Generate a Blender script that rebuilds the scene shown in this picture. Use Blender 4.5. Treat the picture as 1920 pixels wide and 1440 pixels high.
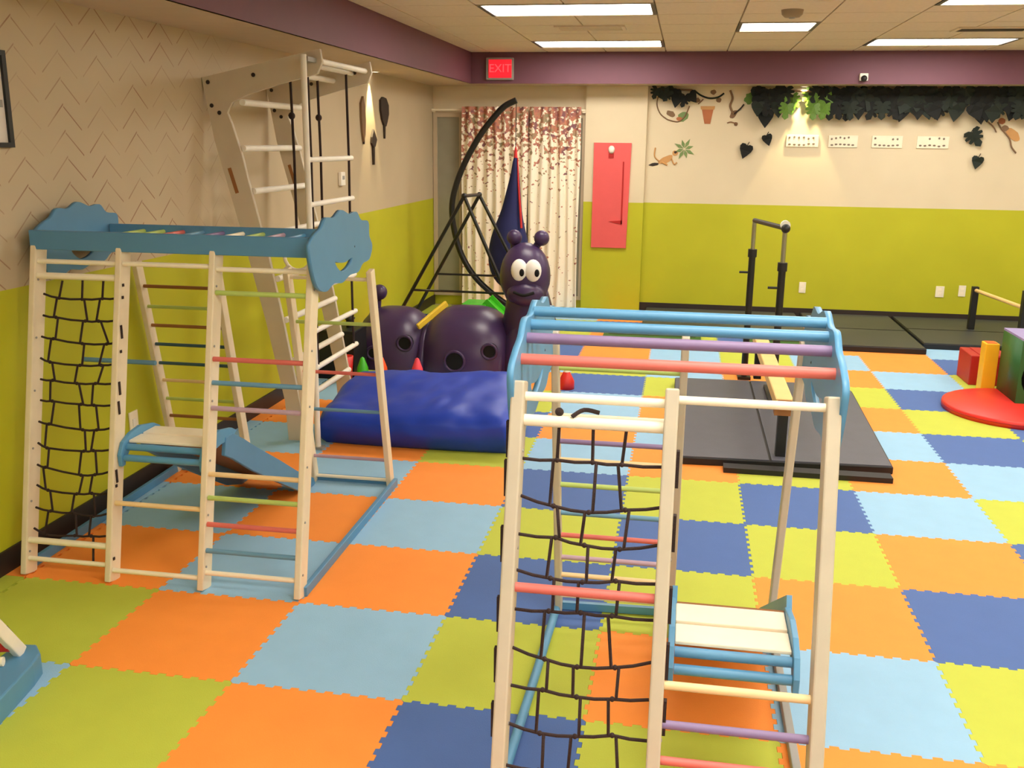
import bpy, bmesh, math, random
from mathutils import Vector, Matrix
random.seed(7)
scn = bpy.context.scene
for o in list(bpy.data.objects): bpy.data.objects.remove(o)
COL = scn.collection

# ------------------------------------------------------------ camera, world, exposure
FPX = 1833.08
PITCH, ROLL, YAW = math.radians(13.9325), math.radians(0.6522), math.radians(-9.7406)
CPOS = Vector((2.0621, -2.8135, 1.8174))
cyw, syw = math.cos(YAW), math.sin(YAW)
FWD = Vector((syw*math.cos(PITCH), cyw*math.cos(PITCH), -math.sin(PITCH)))
_r = Vector((cyw, -syw, 0)); _u = _r.cross(FWD)
RGT = math.cos(ROLL)*_r + math.sin(ROLL)*_u
UPV = -math.sin(ROLL)*_r + math.cos(ROLL)*_u
cd = bpy.data.cameras.new('camera'); cam = bpy.data.objects.new('camera', cd); COL.objects.link(cam)
cd.sensor_width = 36; cd.lens = FPX*36/1920; cd.clip_start = .05; cd.clip_end = 60
m = Matrix((RGT, UPV, -FWD)).transposed().to_4x4(); m.translation = CPOS
cam.matrix_world = m
scn.camera = cam
scn.cycles.max_bounces = 14; scn.cycles.diffuse_bounces = 9
w = bpy.data.worlds.new('world'); scn.world = w; w.use_nodes = True
w.node_tree.nodes['Background'].inputs[0].default_value = (1, .93, .82, 1)
w.node_tree.nodes['Background'].inputs[1].default_value = .2
vs = scn.view_settings
vs.view_transform = 'Standard'; vs.look = 'None'; vs.exposure = 0.36; vs.gamma = 1; vs.use_curve_mapping = False
LAMP = 15.0          # strength of the ceiling panels

# ------------------------------------------------------------ materials
def lin(c):
    return tuple(((v/255)/12.92 if v/255 <= .04045 else ((v/255+.055)/1.055)**2.4) for v in c)
def mat(name, rgb, rough=.6, metal=0, noise=.06, nscale=8, bump=0, bscale=60, spec=.5, emit=0, alpha=1):
    m = bpy.data.materials.new(name); m.use_nodes = True
    nt = m.node_tree; b = nt.nodes['Principled BSDF']
    c = lin(rgb)
    tc = nt.nodes.new('ShaderNodeTexCoord'); nz = nt.nodes.new('ShaderNodeTexNoise')
    nz.inputs['Scale'].default_value = nscale; nz.inputs['Detail'].default_value = 4
    nt.links.new(tc.outputs['Object'], nz.inputs['Vector'])
    mx = nt.nodes.new('ShaderNodeMix'); mx.data_type = 'RGBA'
    mx.inputs[6].default_value = (*[max(0, v*(1-noise*2)) for v in c], 1)
    mx.inputs[7].default_value = (*[min(1, v*(1+noise*2)) for v in c], 1)
    nt.links.new(nz.outputs['Fac'], mx.inputs[0]); nt.links.new(mx.outputs[2], b.inputs['Base Color'])
    b.inputs['Roughness'].default_value = rough; b.inputs['Metallic'].default_value = metal
    b.inputs['Specular IOR Level'].default_value = spec
    if bump:
        n2 = nt.nodes.new('ShaderNodeTexNoise'); n2.inputs['Scale'].default_value = bscale
        nt.links.new(tc.outputs['Object'], n2.inputs['Vector'])
        bp = nt.nodes.new('ShaderNodeBump'); bp.inputs['Strength'].default_value = bump; bp.inputs['Distance'].default_value = .01
        nt.links.new(n2.outputs['Fac'], bp.inputs['Height']); nt.links.new(bp.outputs[0], b.inputs['Normal'])
    if emit:
        b.inputs['Emission Color'].default_value = (*c, 1); b.inputs['Emission Strength'].default_value = emit
    return m
M = {}
M['orange'] = mat('foam_orange', (252, 148, 56), .75, bump=.15, bscale=250, noise=.03)
M['lblue'] = mat('foam_light_blue', (146, 190, 222), .75, bump=.15, bscale=250, noise=.03)
M['green'] = mat('foam_green', (184, 194, 66), .75, bump=.15, bscale=250, noise=.03)
M['blue'] = mat('foam_blue', (72, 104, 166), .75, bump=.15, bscale=250, noise=.03)
M['subfloor'] = mat('subfloor', (176, 164, 140), .7)
M['cream'] = mat('cream_painted_wood', (248, 238, 212), .45, noise=.03, nscale=20)
M['wood'] = mat('pale_birch_wood', (230, 216, 186), .45, noise=.05, nscale=14)
M['woodB'] = mat('greyed_birch_wood', (198, 188, 166), .45, noise=.05, nscale=14)
M['pbirch'] = mat('grey_white_plywood', (205, 194, 172), .55, noise=.05, nscale=6)
M['cblue'] = mat('dusty_blue_paint', (84, 138, 178), .45, noise=.04)
M['lbar'] = mat('light_blue_paint', (88, 150, 192), .4, noise=.04)
M['rred'] = mat('coral_red_paint', (216, 110, 100), .45)
M['rgreen'] = mat('lime_green_paint', (180, 204, 110), .45)
M['rblue'] = mat('steel_blue_paint', (104, 152, 184), .45)
M['rmauve'] = mat('mauve_paint', (186, 158, 176), .45)
M['rpurple'] = mat('soft_purple_paint', (134, 114, 156), .45)
M['rtan'] = mat('tan_varnish', (238, 208, 156), .45)
M['rdark'] = mat('slate_paint', (52, 84, 100), .45)
M['rbrown'] = mat('rust_brown_paint_and_shade', (150, 98, 50), .5)  # rung paint, also the painted shade of the slide decks
M['rope'] = mat('dark_brown_rope', (46, 28, 26), .8, bump=.4, bscale=300)
M['black'] = mat('black_plastic', (20, 20, 22), .5)
M['blackmetal'] = mat('black_metal', (22, 21, 20), .4)
M['chrome'] = mat('brushed_steel', (175, 172, 160), .25, metal=.9)
M['mat'] = mat('charcoal_vinyl', (82, 84, 96), .5, bump=.1, bscale=120)
M['matw'] = mat('dark_grey_vinyl', (58, 60, 60), .5, bump=.1, bscale=120)
M['matside'] = mat('black_vinyl_edge', (16, 14, 18), .55)
M['navy'] = mat('royal_blue_vinyl', (20, 60, 180), .45, noise=.05, bump=.25, bscale=9)
M['cater'] = mat('dark_purple_plastic', (62, 42, 82), .36, noise=.06, bump=.06, bscale=40)
M['white'] = mat('white_paint', (238, 234, 222), .5)
M['eye'] = mat('white_plastic', (248, 246, 240), .3)
M['hole'] = mat('black_void', (6, 5, 7), .9)
M['yellow'] = mat('yellow_plastic', (236, 200, 60), .4)
M['limep'] = mat('bright_green_plastic', (70, 190, 40), .35)
M['redp'] = mat('red_vinyl', (222, 44, 36), .4)
M['redd'] = mat('deep_red_vinyl', (176, 24, 26), .45)
M['yelv'] = mat('yellow_vinyl', (248, 190, 30), .45)
M['dkgreen'] = mat('dark_green_vinyl', (34, 92, 42), .45)
M['lav'] = mat('lavender_vinyl', (150, 140, 190), .5)
M['orgp'] = mat('orange_plastic', (240, 90, 30), .4)
M['base'] = mat('dark_baseboard', (44, 34, 30), .5)
M['soffit'] = mat('purple_paint', (112, 70, 86), .6, noise=.03)
M['under'] = mat('beige_paint_soffit', (196, 178, 150), .7, noise=.03)
M['beige'] = mat('beige_wall_paint', (222, 208, 178), .7, noise=.02, nscale=3)
M['ceil'] = mat('ceiling_tile_beige', (222, 208, 186), .85, noise=.05, nscale=30, bump=.2, bscale=200)
M['tbar'] = mat('ceiling_grid', (150, 134, 110), .6)
M['panelred'] = mat('coral_panel_paint', (226, 92, 92), .45, noise=.03)
M['deepblue'] = mat('navy_fabric', (22, 28, 84), .8, noise=.1)
M['redstrap'] = mat('red_fabric', (190, 40, 40), .8)
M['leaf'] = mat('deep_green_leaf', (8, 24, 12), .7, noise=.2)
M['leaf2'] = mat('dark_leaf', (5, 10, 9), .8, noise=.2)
M['leaf3'] = mat('fresh_and_lit_green_leaf', (88, 128, 30), .5, noise=.2)  # lit look painted into garland leaves under the downlight; plain green on one sticker
M['sage'] = mat('sage_green_sticker', (110, 135, 80), .6, noise=.15)
M['vine'] = mat('brown_vine', (128, 98, 70), .7, noise=.1)
M['monkey'] = mat('tawny_sticker', (196, 146, 88), .6, noise=.1)
M['terra'] = mat('terracotta_sticker', (176, 104, 62), .6, noise=.1)
M['dsticker'] = mat('dark_brown_sticker', (40, 26, 18), .6, noise=.1)
M['sign'] = mat('cream_sign', (240, 232, 208), .5)
M['signink'] = mat('sign_ink', (120, 105, 90), .6)
M['beam'] = mat('honey_suede_beam', (232, 196, 128), .6, noise=.04)
M['brass'] = mat('pink_rubber', (235, 70, 90), .5)
M['grey'] = mat('grey_plastic', (150, 150, 146), .5)
M['glass'] = mat('dull_window_pane', (150, 146, 128), .25)
M['exit'] = mat('lit_red_exit', (225, 30, 45), .4, emit=.75)
M['exitl'] = mat('lit_exit_letter', (244, 76, 84), .4, emit=.8)
M['paper'] = mat('picture_paper', (226, 220, 214), .6)

def emissive(name, rgb, s):
    m = bpy.data.materials.new(name); m.use_nodes = True; nt = m.node_tree
    b = nt.nodes['Principled BSDF']; b.inputs['Base Color'].default_value = (.8, .8, .8, 1)
    b.inputs['Emission Color'].default_value = (*lin(rgb), 1); b.inputs['Emission Strength'].default_value = s
    return m
M['lamp'] = emissive('lit_diffuser', (255, 247, 234), LAMP)

# two-tone wall: green below, beige above (optionally with chevron line print)
def wallmat(name, chevron):
    m = bpy.data.materials.new(name); m.use_nodes = True; nt = m.node_tree; N = nt.nodes; L = nt.links
    b = N['Principled BSDF']; b.inputs['Roughness'].default_value = .6
    tc = N.new('ShaderNodeTexCoord'); sp = N.new('ShaderNodeSeparateXYZ'); L.new(tc.outputs['Object'], sp.inputs[0])
    def mth(op, a, c=None):
        n = N.new('ShaderNodeMath'); n.operation = op
        for i, v in enumerate((a, c)):
            if v is None: continue
            if isinstance(v, (int, float)): n.inputs[i].default_value = v
            else: L.new(v, n.inputs[i])
        return n.outputs[0]
    def mix(f, a, c):
        n = N.new('ShaderNodeMix'); n.data_type = 'RGBA'
        L.new(f, n.inputs[0])
        for i, v in ((6, a), (7, c)):
            if isinstance(v, tuple): n.inputs[i].default_value = (*v, 1)
            else: L.new(v, n.inputs[i])
        return n.outputs[2]
    nz = N.new('ShaderNodeTexNoise'); nz.inputs['Scale'].default_value = 2.5; L.new(tc.outputs['Object'], nz.inputs['Vector'])
    green = mix(nz.outputs['Fac'], lin((176, 176, 22)), lin((192, 192, 30)))
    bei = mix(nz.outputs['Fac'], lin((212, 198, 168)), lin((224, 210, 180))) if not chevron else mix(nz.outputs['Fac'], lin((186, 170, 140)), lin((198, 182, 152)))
    if chevron:
        P = .30
        t = mth('DIVIDE', sp.outputs[1], P); fr = mth('FRACT', mth('ADD', t, 20.0))
        tri = mth('ABSOLUTE', mth('SUBTRACT', fr, .5))           # 0..0.5
        side = mth('GREATER_THAN', fr, .5)
        v = mth('ADD', mth('DIVIDE', sp.outputs[2], .115), mth('MULTIPLY', tri, 2.1))
        v = mth('ADD', v, mth('MULTIPLY', side, .1))
        ln = mth('MULTIPLY', mth('LESS_THAN', mth('FRACT', v), .07), mth('LESS_THAN', tri, .42))
        n2 = N.new('ShaderNodeTexNoise'); n2.inputs['Scale'].default_value = 3.2; L.new(tc.outputs['Object'], n2.inputs['Vector'])
        r = N.new('ShaderNodeMapRange'); L.new(n2.outputs['Fac'], r.inputs[0]); r.inputs[1].default_value = .38; r.inputs[2].default_value = .6
        r.inputs[3].default_value = .25; r.inputs[4].default_value = .9
        far = N.new('ShaderNodeMapRange'); L.new(sp.outputs[1], far.inputs[0]); far.inputs[1].default_value = 2.2; far.inputs[2].default_value = 3.2
        far.inputs[3].default_value = 1; far.inputs[4].default_value = .0
        f = mth('MULTIPLY', mth('MULTIPLY', ln, r.outputs[0]), far.outputs[0])
        bei = mix(f, bei, lin((146, 108, 84)))
    c = mix(mth('GREATER_THAN', sp.outputs[2], 1.19), green, bei)
    L.new(c, b.inputs['Base Color'])
    return m
M['wall'] = wallmat('two_tone_wall', False)
M['wallL'] = wallmat('two_tone_wall_chevron', True)

def curtainmat():
    m = bpy.data.materials.new('floral_sheer'); m.use_nodes = True; nt = m.node_tree; N = nt.nodes; L = nt.links
    b = N['Principled BSDF']; b.inputs['Roughness'].default_value = .8
    tc = N.new('ShaderNodeTexCoord'); sp = N.new('ShaderNodeSeparateXYZ'); L.new(tc.outputs['Object'], sp.inputs[0])
    mp = N.new('ShaderNodeMapping'); mp.inputs['Scale'].default_value = (1, .3, 1); L.new(tc.outputs['Object'], mp.inputs[0])
    vo = N.new('ShaderNodeTexNoise'); vo.inputs['Scale'].default_value = 26; vo.inputs['Detail'].default_value = 1.5; L.new(mp.outputs[0], vo.inputs['Vector'])
    mr = N.new('ShaderNodeMapRange'); L.new(sp.outputs[2], mr.inputs[0])
    mr.inputs[1].default_value = 1.25; mr.inputs[2].default_value = 2.15; mr.inputs[3].default_value = .68; mr.inputs[4].default_value = .40
    g = N.new('ShaderNodeMath'); g.operation = 'GREATER_THAN'; L.new(vo.outputs['Fac'], g.inputs[0]); L.new(mr.outputs[0], g.inputs[1])
    hu = N.new('ShaderNodeTexNoise'); hu.inputs['Scale'].default_value = 14; L.new(mp.outputs[0], hu.inputs['Vector'])
    cr = N.new('ShaderNodeValToRGB'); L.new(hu.outputs['Fac'], cr.inputs[0])
    cr.color_ramp.elements[0].position = .35; cr.color_ramp.elements[0].color = (*lin((130, 90, 96)), 1)
    cr.color_ramp.elements[1].position = .65; cr.color_ramp.elements[1].color = (*lin((150, 138, 108)), 1)
    e = cr.color_ramp.elements.new(.5); e.color = (*lin((196, 128, 104)), 1)
    mx = N.new('ShaderNodeMix'); mx.data_type = 'RGBA'; L.new(g.outputs[0], mx.inputs[0])
    mx.inputs[6].default_value = (*lin((246, 236, 216)), 1); L.new(cr.outputs[0], mx.inputs[7])
    L.new(mx.outputs[2], b.inputs['Base Color'])
    return m
M['curtain'] = curtainmat()

# ------------------------------------------------------------ mesh builder
class MB:
    def __init__(s): s.v = []; s.f = []; s.sm = []
    def add(s, vs, fs, smooth=False):
        o = len(s.v); s.v += [tuple(v) for v in vs]
        for f in fs: s.f.append([i+o for i in f]); s.sm.append(smooth)
        return s
    def box(s, x0, x1, y0, y1, z0, z1):
        return s.add([(x0,y0,z0),(x1,y0,z0),(x1,y1,z0),(x0,y1,z0),(x0,y0,z1),(x1,y0,z1),(x1,y1,z1),(x0,y1,z1)],
                     [(3,2,1,0),(4,5,6,7),(0,1,5,4),(1,2,6,5),(2,3,7,6),(3,0,4,7)])
    def beam(s, a, b, wd, th, side=(1,0,0)):
        """rectangular bar from a to b: wd along `side`, th across"""
        a, b = Vector(a), Vector(b); d = (b-a).normalized()
        sx = Vector(side); sx = (sx - d*sx.dot(d)).normalized(); sy = d.cross(sx)
        vs = []
        for p in (a, b):
            for q, r in ((-1,-1),(1,-1),(1,1),(-1,1)): vs.append(p + sx*wd/2*q + sy*th/2*r)
        return s.add(vs, [(3,2,1,0),(4,5,6,7),(0,1,5,4),(1,2,6,5),(2,3,7,6),(3,0,4,7)])
    def tube(s, pts, r, n=10, caps=True):
        pts = [Vector(p) for p in pts]; rings = []; up = None
        for i, p in enumerate(pts):
            d = (pts[min(i+1, len(pts)-1)] - pts[max(i-1, 0)]).normalized()
            if up is None:
                up = Vector((0,0,1)) if abs(d.z) < .9 else Vector((1,0,0))
            sx = (up - d*up.dot(d)).normalized(); sy = d.cross(sx); up = sx
            rr = r[i] if isinstance(r, (list, tuple)) else r
            rings.append([p + (sx*math.cos(2*math.pi*k/n) + sy*math.sin(2*math.pi*k/n))*rr for k in range(n)])
        vs = [v for R_ in rings for v in R_]; fs = []
        for i in range(len(pts)-1):
            for k in range(n): fs.append((i*n+k, i*n+(k+1)%n, (i+1)*n+(k+1)%n, (i+1)*n+k))
        s.add(vs, fs, True)
        if caps:
            s.add(rings[0], [tuple(range(n))[::-1]]); s.add(rings[-1], [tuple(range(n))])
        return s
    def cyl(s, a, b, r, n=12): return s.tube([a, b], r, n)
    def ball(s, c, r, n=14, m=8, sq=None):
        rx, ry, rz = r if isinstance(r, (list, tuple)) else (r, r, r)
        vs = []; fs = []
        def sg(v): return v if not sq else math.copysign(abs(v)**sq, v)
        for i in range(m+1):
            t = math.pi*i/m
            for k in range(n):
                a = 2*math.pi*k/n
                vs.append((c[0]+rx*sg(math.sin(t))*sg(math.cos(a)), c[1]+ry*sg(math.sin(t))*sg(math.sin(a)), c[2]+rz*sg(math.cos(t))))
        for i in range(m):
            for k in range(n): fs.append((i*n+k, (i+1)*n+k, (i+1)*n+(k+1)%n, i*n+(k+1)%n))
        return s.add(vs, fs, True)
    def lathe(s, prof, c, n=20):
        vs = []; fs = []
        for r, z in prof:
            for k in range(n): a = 2*math.pi*k/n; vs.append((c[0]+r*math.cos(a), c[1]+r*math.sin(a), c[2]+z))
        for i in range(len(prof)-1):
            for k in range(n): fs.append((i*n+k, i*n+(k+1)%n, (i+1)*n+(k+1)%n, (i+1)*n+k))
        return s.add(vs, fs, True)
    def ring(s, c, R, r, axis='y', n=20, m=8):
        vs = []; fs = []
        for i in range(n):
            a = 2*math.pi*i/n
            for k in range(m):
                b = 2*math.pi*k/m; q = R + r*math.cos(b)
                u, v, w_ = q*math.cos(a), q*math.sin(a), r*math.sin(b)
                p = {'y': (u, w_, v), 'x': (w_, u, v), 'z': (u, v, w_)}[axis]
                vs.append((c[0]+p[0], c[1]+p[1], c[2]+p[2]))
        for i in range(n):
            for k in range(m): fs.append((i*m+k, ((i+1)%n)*m+k, ((i+1)%n)*m+(k+1)%m, i*m+(k+1)%m))
        return s.add(vs, fs, True)
    def prism(s, pts, fn, t0, t1):
        """closed 2D outline pts extruded; fn(u,v,t)->xyz (assumes roughly star or simple outline)"""
        n = len(pts)
        vs = [fn(u, v, t0) for u, v in pts] + [fn(u, v, t1) for u, v in pts]
        fs = [tuple(range(n))[::-1], tuple(range(n, 2*n))] + [(i, (i+1)%n, n+(i+1)%n, n+i) for i in range(n)]
        return s.add(vs, fs)
    def mesh(s, name, m, bevel=0):
        me = bpy.data.meshes.new(name); me.from_pydata(s.v, [], s.f)
        me.polygons.foreach_set('use_smooth', s.sm)
        bm = bmesh.new(); bm.from_mesh(me); bmesh.ops.recalc_face_normals(bm, faces=bm.faces)
        if bevel:
            es = [e for e in bm.edges if len(e.link_faces) == 2 and e.calc_face_angle(0) > .9 and not e.smooth is None and not all(f.smooth for f in e.link_faces)]
            bmesh.ops.bevel(bm, geom=es, offset=bevel, segments=2, affect='EDGES', profile=.5)
        bm.to_mesh(me); bm.free()
        me.materials.append(M[m]); me.update()
        return me
    def obj(s, name, m, parent=None, bevel=0):
        me = s.mesh(name, m, bevel); o = bpy.data.objects.new(name, me); COL.objects.link(o)
        if parent: attach(o, parent)
        return o
def attach(o, p):
    o.parent = p; o.matrix_parent_inverse = WM(p).inverted()
def WM(o):
    if o.parent: return WM(o.parent) @ o.matrix_parent_inverse @ o.matrix_basis
    return o.matrix_basis.copy()
def tag(o, label, cat, group=None):
    o['label'] = label; o['category'] = cat
    if group: o['group'] = group
    return o
def thing(name, label, cat, loc=(0,0,0), group=None):
    o = bpy.data.objects.new(name, None); o.empty_display_size = .1; o.location = loc; COL.objects.link(o)
    return tag(o, label, cat, group)
def struct(o): o['kind'] = 'structure'; return o
def plate(name, outline, holes, fn, t, m, parent=None):
    """flat plate with holes via a filled 2D curve; fn maps (u,v,w)->world"""
    cu = bpy.data.curves.new('c', 'CURVE'); cu.dimensions = '2D'; cu.fill_mode = 'BOTH'; cu.extrude = t/2
    for pts in [outline]+holes:
        sp = cu.splines.new('POLY'); sp.points.add(len(pts)-1); sp.use_cyclic_u = True
        for i, (u, v) in enumerate(pts): sp.points[i].co = (u, v, 0, 1)
    co = bpy.data.objects.new('c', cu)
    me = bpy.data.meshes.new_from_object(co)
    for v in me.vertices: v.co = Vector(fn(*v.co))
    bm = bmesh.new(); bm.from_mesh(me); bmesh.ops.remove_doubles(bm, verts=bm.verts, dist=1e-5)
    bmesh.ops.recalc_face_normals(bm, faces=bm.faces); bm.to_mesh(me); bm.free()
    me.materials.clear(); me.materials.append(M[m]); me.name = name
    bpy.data.objects.remove(co); bpy.data.curves.remove(cu)
    o = bpy.data.objects.new(name, me); COL.objects.link(o)
    if parent: attach(o, parent)
    return o
def smooth_loop(pts, k=4):
    out = []; n = len(pts)
    for i in range(n):
        p0, p1, p2, p3 = (Vector(pts[(i+j-1) % n]) for j in range(4))
        for q in range(k):
            t = q/k
            out.append(tuple(.5*((2*p1)+(p2-p0)*t+(2*p0-5*p1+4*p2-p3)*t*t+(3*p1-p0-3*p2+p3)*t**3)))
    return out
def smooth_path(pts, k=6):
    out = []; n = len(pts)
    for i in range(n-1):
        p0, p1, p2, p3 = (Vector(pts[max(0, min(n-1, i+j-1))]) for j in range(4))
        for q in range(k):
            t = q/k
            out.append(.5*((2*p1)+(p2-p0)*t+(2*p0-5*p1+4*p2-p3)*t*t+(3*p1-p0-3*p2+p3)*t**3))
    out.append(Vector(pts[-1])); return out

# ------------------------------------------------------------ room shell
T = .6096; XW = -.72; YB = 8.05; XR = 8.6; YF = -8.4; ZS = 2.40; ZC = 2.71; XS = -.20; YS = 7.62
floor = struct(MB().box(XW-.1, XR+.1, YF-.1, YB+.1, -.12, -.012).obj('floor', 'subfloor'))
struct(MB().box(XW-.12, XW, YF-.1, YB+.12, -.12, 2.8).obj('wall_left', 'wallL'))
struct(MB().box(XW, XR, YB, YB+.12, -.12, 2.8).obj('wall_back', 'wall'))
struct(MB().box(XR, XR+.12, YF-.1, YB+.12, -.12, 2.8).obj('wall_right', 'wall'))
struct(MB().box(XW, XR, YF-.12, YF, -.12, 2.8).obj('wall_front', 'wall'))
ceiling = struct(MB().box(XW-.1, XR+.1, YF-.1, YB+.1, ZC+.012, ZC+.12).obj('ceiling', 'tbar'))
struct(MB().box(.975, 1.625, YB-.07, YB, -.01, ZS).obj('trim_1', 'wall'))
# soffits: purple face, beige underside
s1 = struct(MB().box(XS-.02, XS, YF, YS, ZS, ZC+.012).obj('trim_2', 'soffit'))
MB().box(XW, XS-.0005, YF, YB, ZS, ZS+.02).obj('underside_board', 'under', s1)
s2 = struct(MB().box(XS-.02, XR, YS, YS+.02, ZS, ZC+.012).obj('trim_3', 'soffit'))
MB().box(XS, XR, YS+.0205, YB, ZS+.001, ZS+.021).obj('underside_board', 'under', s2)
struct(MB().box(XW, XW+.012, YF, YB-.012, -.01, .10).obj('baseboard_left', 'base'))
struct(MB().box(1.625, XR, YB-.012, YB, -.01, .10).obj('baseboard_back', 'base'))
# ceiling tiles in a sunk grid
G = .6; gy0 = 4.07-.61*4
LIGHTS = [(.6, 4.07, 2), (.6, 6.51, 2), (2.4, 5.22, 1), (3.6, 6.48, 2), (3.6, 3.73, 2),
          (2.4, 1.63, 2), (4.8, 1.63, 2), (1.8, -.8, 2), (5.4, -.8, 2), (6.0, 4.07, 2), (6.0, 6.48, 2), (1.2, -2.64, 2), (3.0, -2.64, 2), (5.4, -2.64, 2), (.6, -4.47, 2), (3.0, -4.47, 2), (5.4, -4.47, 2)]  # unseen panels, the rows over and behind the viewpoint added for front fill
def in_light(x, y):
    for lx, ly, n in LIGHTS:
        if x+G > lx+.01 and x < lx+G*n-.01 and y+.61 > ly+.01 and y < ly+.61-.01: return True
    return False
tile_mesh = {}
for i in range(-1, 10):
    for j in range(0, 10):
        x = i*G; y = gy0+j*.61
        x0 = max(x, XS); y1 = min(y+.61, YS)
        if x0 >= x+G-.05 or y1-y < .05: continue
        full = x0 == x and y1 == y+.61
        over = [l for l in LIGHTS if x+G > l[0]+.02 and x < l[0]+G*l[2]-.02 and y+.61 > l[1]+.02 and y < l[1]+.59]
        ys = (y, y1)
        if over:
            l = over[0]
            if y < l[1]-.08: ys = (y, l[1]-.02)
            elif y1 > l[1]+.61+.08: ys = (l[1]+.63, y1)
            else: continue
            full = False
        key = 'f' if full else (x0-x, ys[0]-y, ys[1]-y)
        if key not in tile_mesh:
            tile_mesh[key] = MB().box(x0-x+.006, G-.006, ys[0]-y+.006, ys[1]-y-.006, 0, .012).mesh('ceiling_tile', 'ceil')
        o = bpy.data.objects.new('ceiling_tile', tile_mesh[key]); COL.objects.link(o); o.location = (x, y, ZC); attach(o, ceiling)
        o.matrix_parent_inverse = Matrix()
# outer plain ceiling
MB().box(XS, XR, YF, gy0-.006, ZC+.0095, ZC+.012).obj('plain_ceiling_board', 'ceil', ceiling)
MB().box(6.006, XR, gy0, YS, ZC+.0095, ZC+.012).obj('plain_ceiling_board', 'ceil', ceiling)
lname = ['wide lit ceiling panel nearest the exit sign side of the front row', 'wide lit ceiling panel just above the purple band right of the exit sign',
         'small square lit ceiling panel in the middle of the ceiling', 'wide lit ceiling panel at right just above the purple band',
         'wide lit ceiling panel cut off by the top right corner']
for k, (x, y, n) in enumerate(LIGHTS):
    if k < 5: lab = lname[k]
    else:
        wx = 'left' if x < 1 else 'middle' if x < 2.6 else 'right' if x < 4.6 else 'far right'
        wy = {6.48: 'over the foam blocks', 4.07: 'over the round red mat', 1.63: 'over the charcoal mat', 1.02: 'over the cream climbing gym', .41: 'just before the near climbing gym',
              -.2: 'over the nearest foam tiles', -.8: 'level with the near climbing gym', -1.42: 'just ahead of the viewpoint', -2.64: 'over the viewpoint', -4.47: 'behind the viewpoint', -6.3: 'at the very back of the hall'}[round(y, 2)]
        lab = 'panel light out of the picture %s, %s side' % (wy, wx)
    t = thing('ceiling_light', lab, 'light', (x, y, ZC), 'recessed ceiling panel lights')
    z = ZC-.004
    f = MB(); f.box(x, x+G*n, y, y+.025, z, z+.016); f.box(x, x+G*n, y+.585, y+.61, z, z+.016)
    f.obj('frame', 'tbar', t)
    for q0 in (x, x+G*n-.03): MB().box(q0, q0+.03, y+.025, y+.585, z, z+.016).obj('end_frame', 'base', t)
    MB().box(x+.03, x+G*n-.03, y+.025, y+.585, z+.008, z+.012).obj('diffuser', 'lamp', t)
t = thing('smoke_detector', 'round beige smoke detector on the ceiling', 'detector', (2.72, 4.5, ZC))
MB().lathe([(.0, -.05), (.05, -.048), (.07, -.03), (.075, 0)], (2.72, 4.5, ZC)).obj('detector_body', 'tbar', t)
MB().lathe([(0, -.056), (.02, -.056), (.024, -.046)], (2.72, 4.5, ZC)).obj('sensor', 'grey', t)
for (x, y, lab) in ((1.25, 5.45, 'faint grilled air vent between the two left ceiling lights'), (4.35, 5.75, 'dark slatted air vent at the right of the ceiling')):
    t = thing('air_vent', lab, 'vent', (x, y, ZC))
    f = MB(); f.box(x-.28, x+.28, y-.14, y-.11, ZC-.012, ZC-.001); f.box(x-.28, x+.28, y+.11, y+.14, ZC-.012, ZC-.001)
    f.box(x-.28, x-.25, y-.11, y+.11, ZC-.012, ZC-.001); f.box(x+.25, x+.28, y-.11, y+.11, ZC-.012, ZC-.001); f.obj('frame', 'ceil', t)
    for k in range(5): MB().box(x-.25, x+.25, y-.1+.045*k, y-.08+.045*k, ZC-.01, ZC-.004).obj('slat', 'ceil' if x < 2 else 'base', t)

# ------------------------------------------------------------ foam tiles with jigsaw edges
NT = 10; DEP = .0065; STEP = T/NT
def wave(k0, k1, rev=False):
    out = []
    for k in range(NT):
        a = k*STEP+STEP*.04; h = STEP
        out += [(a, -DEP), (a+h*.5-.0008, -DEP), (a+h*.5+.0008, DEP), (a+h-.0008, DEP)]
    return out
def tile_outline():
    w_ = [(max(.008, min(T-.008, a)), b) for a, b in wave(0, 1)]
    g = .0003
    pts = [(0+g, 0+g)]
    pts += [(a, b+g) for a, b in w_]; pts += [(T-g, g)]
    pts += [(T+b-g, a) for a, b in w_]; pts += [(T-g, T-g)]
    pts += [(a, T+b-g) for a, b in w_][::-1]; pts += [(g, T-g)]
    pts += [(b+g, a) for a, b in w_][::-1]
    return pts
to = tile_outline()
def tmesh(colr):
    # cap slightly chamfered: outline at z=-.002 and inset at 0
    n = len(to); cx = T/2
    ins = [(cx+(u-cx)*.9988, cx+(v-cx)*.9988) for u, v in to]
    vs = [(u, v, -.012) for u, v in to]+[(u, v, -.0015) for u, v in to]+[(u, v, 0) for u, v in ins]
    fs = [tuple(range(2*n, 3*n))]
    for L_ in (0, n):
        fs += [(L_+i, L_+(i+1) % n, L_+n+(i+1) % n, L_+n+i) for i in range(n)]
    return MB().add(vs, fs).mesh('foam_tile', colr)
TM = {k: tmesh(m_) for k, m_ in (('O', 'orange'), ('L', 'lblue'), ('G', 'green'), ('B', 'blue'))}
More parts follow.
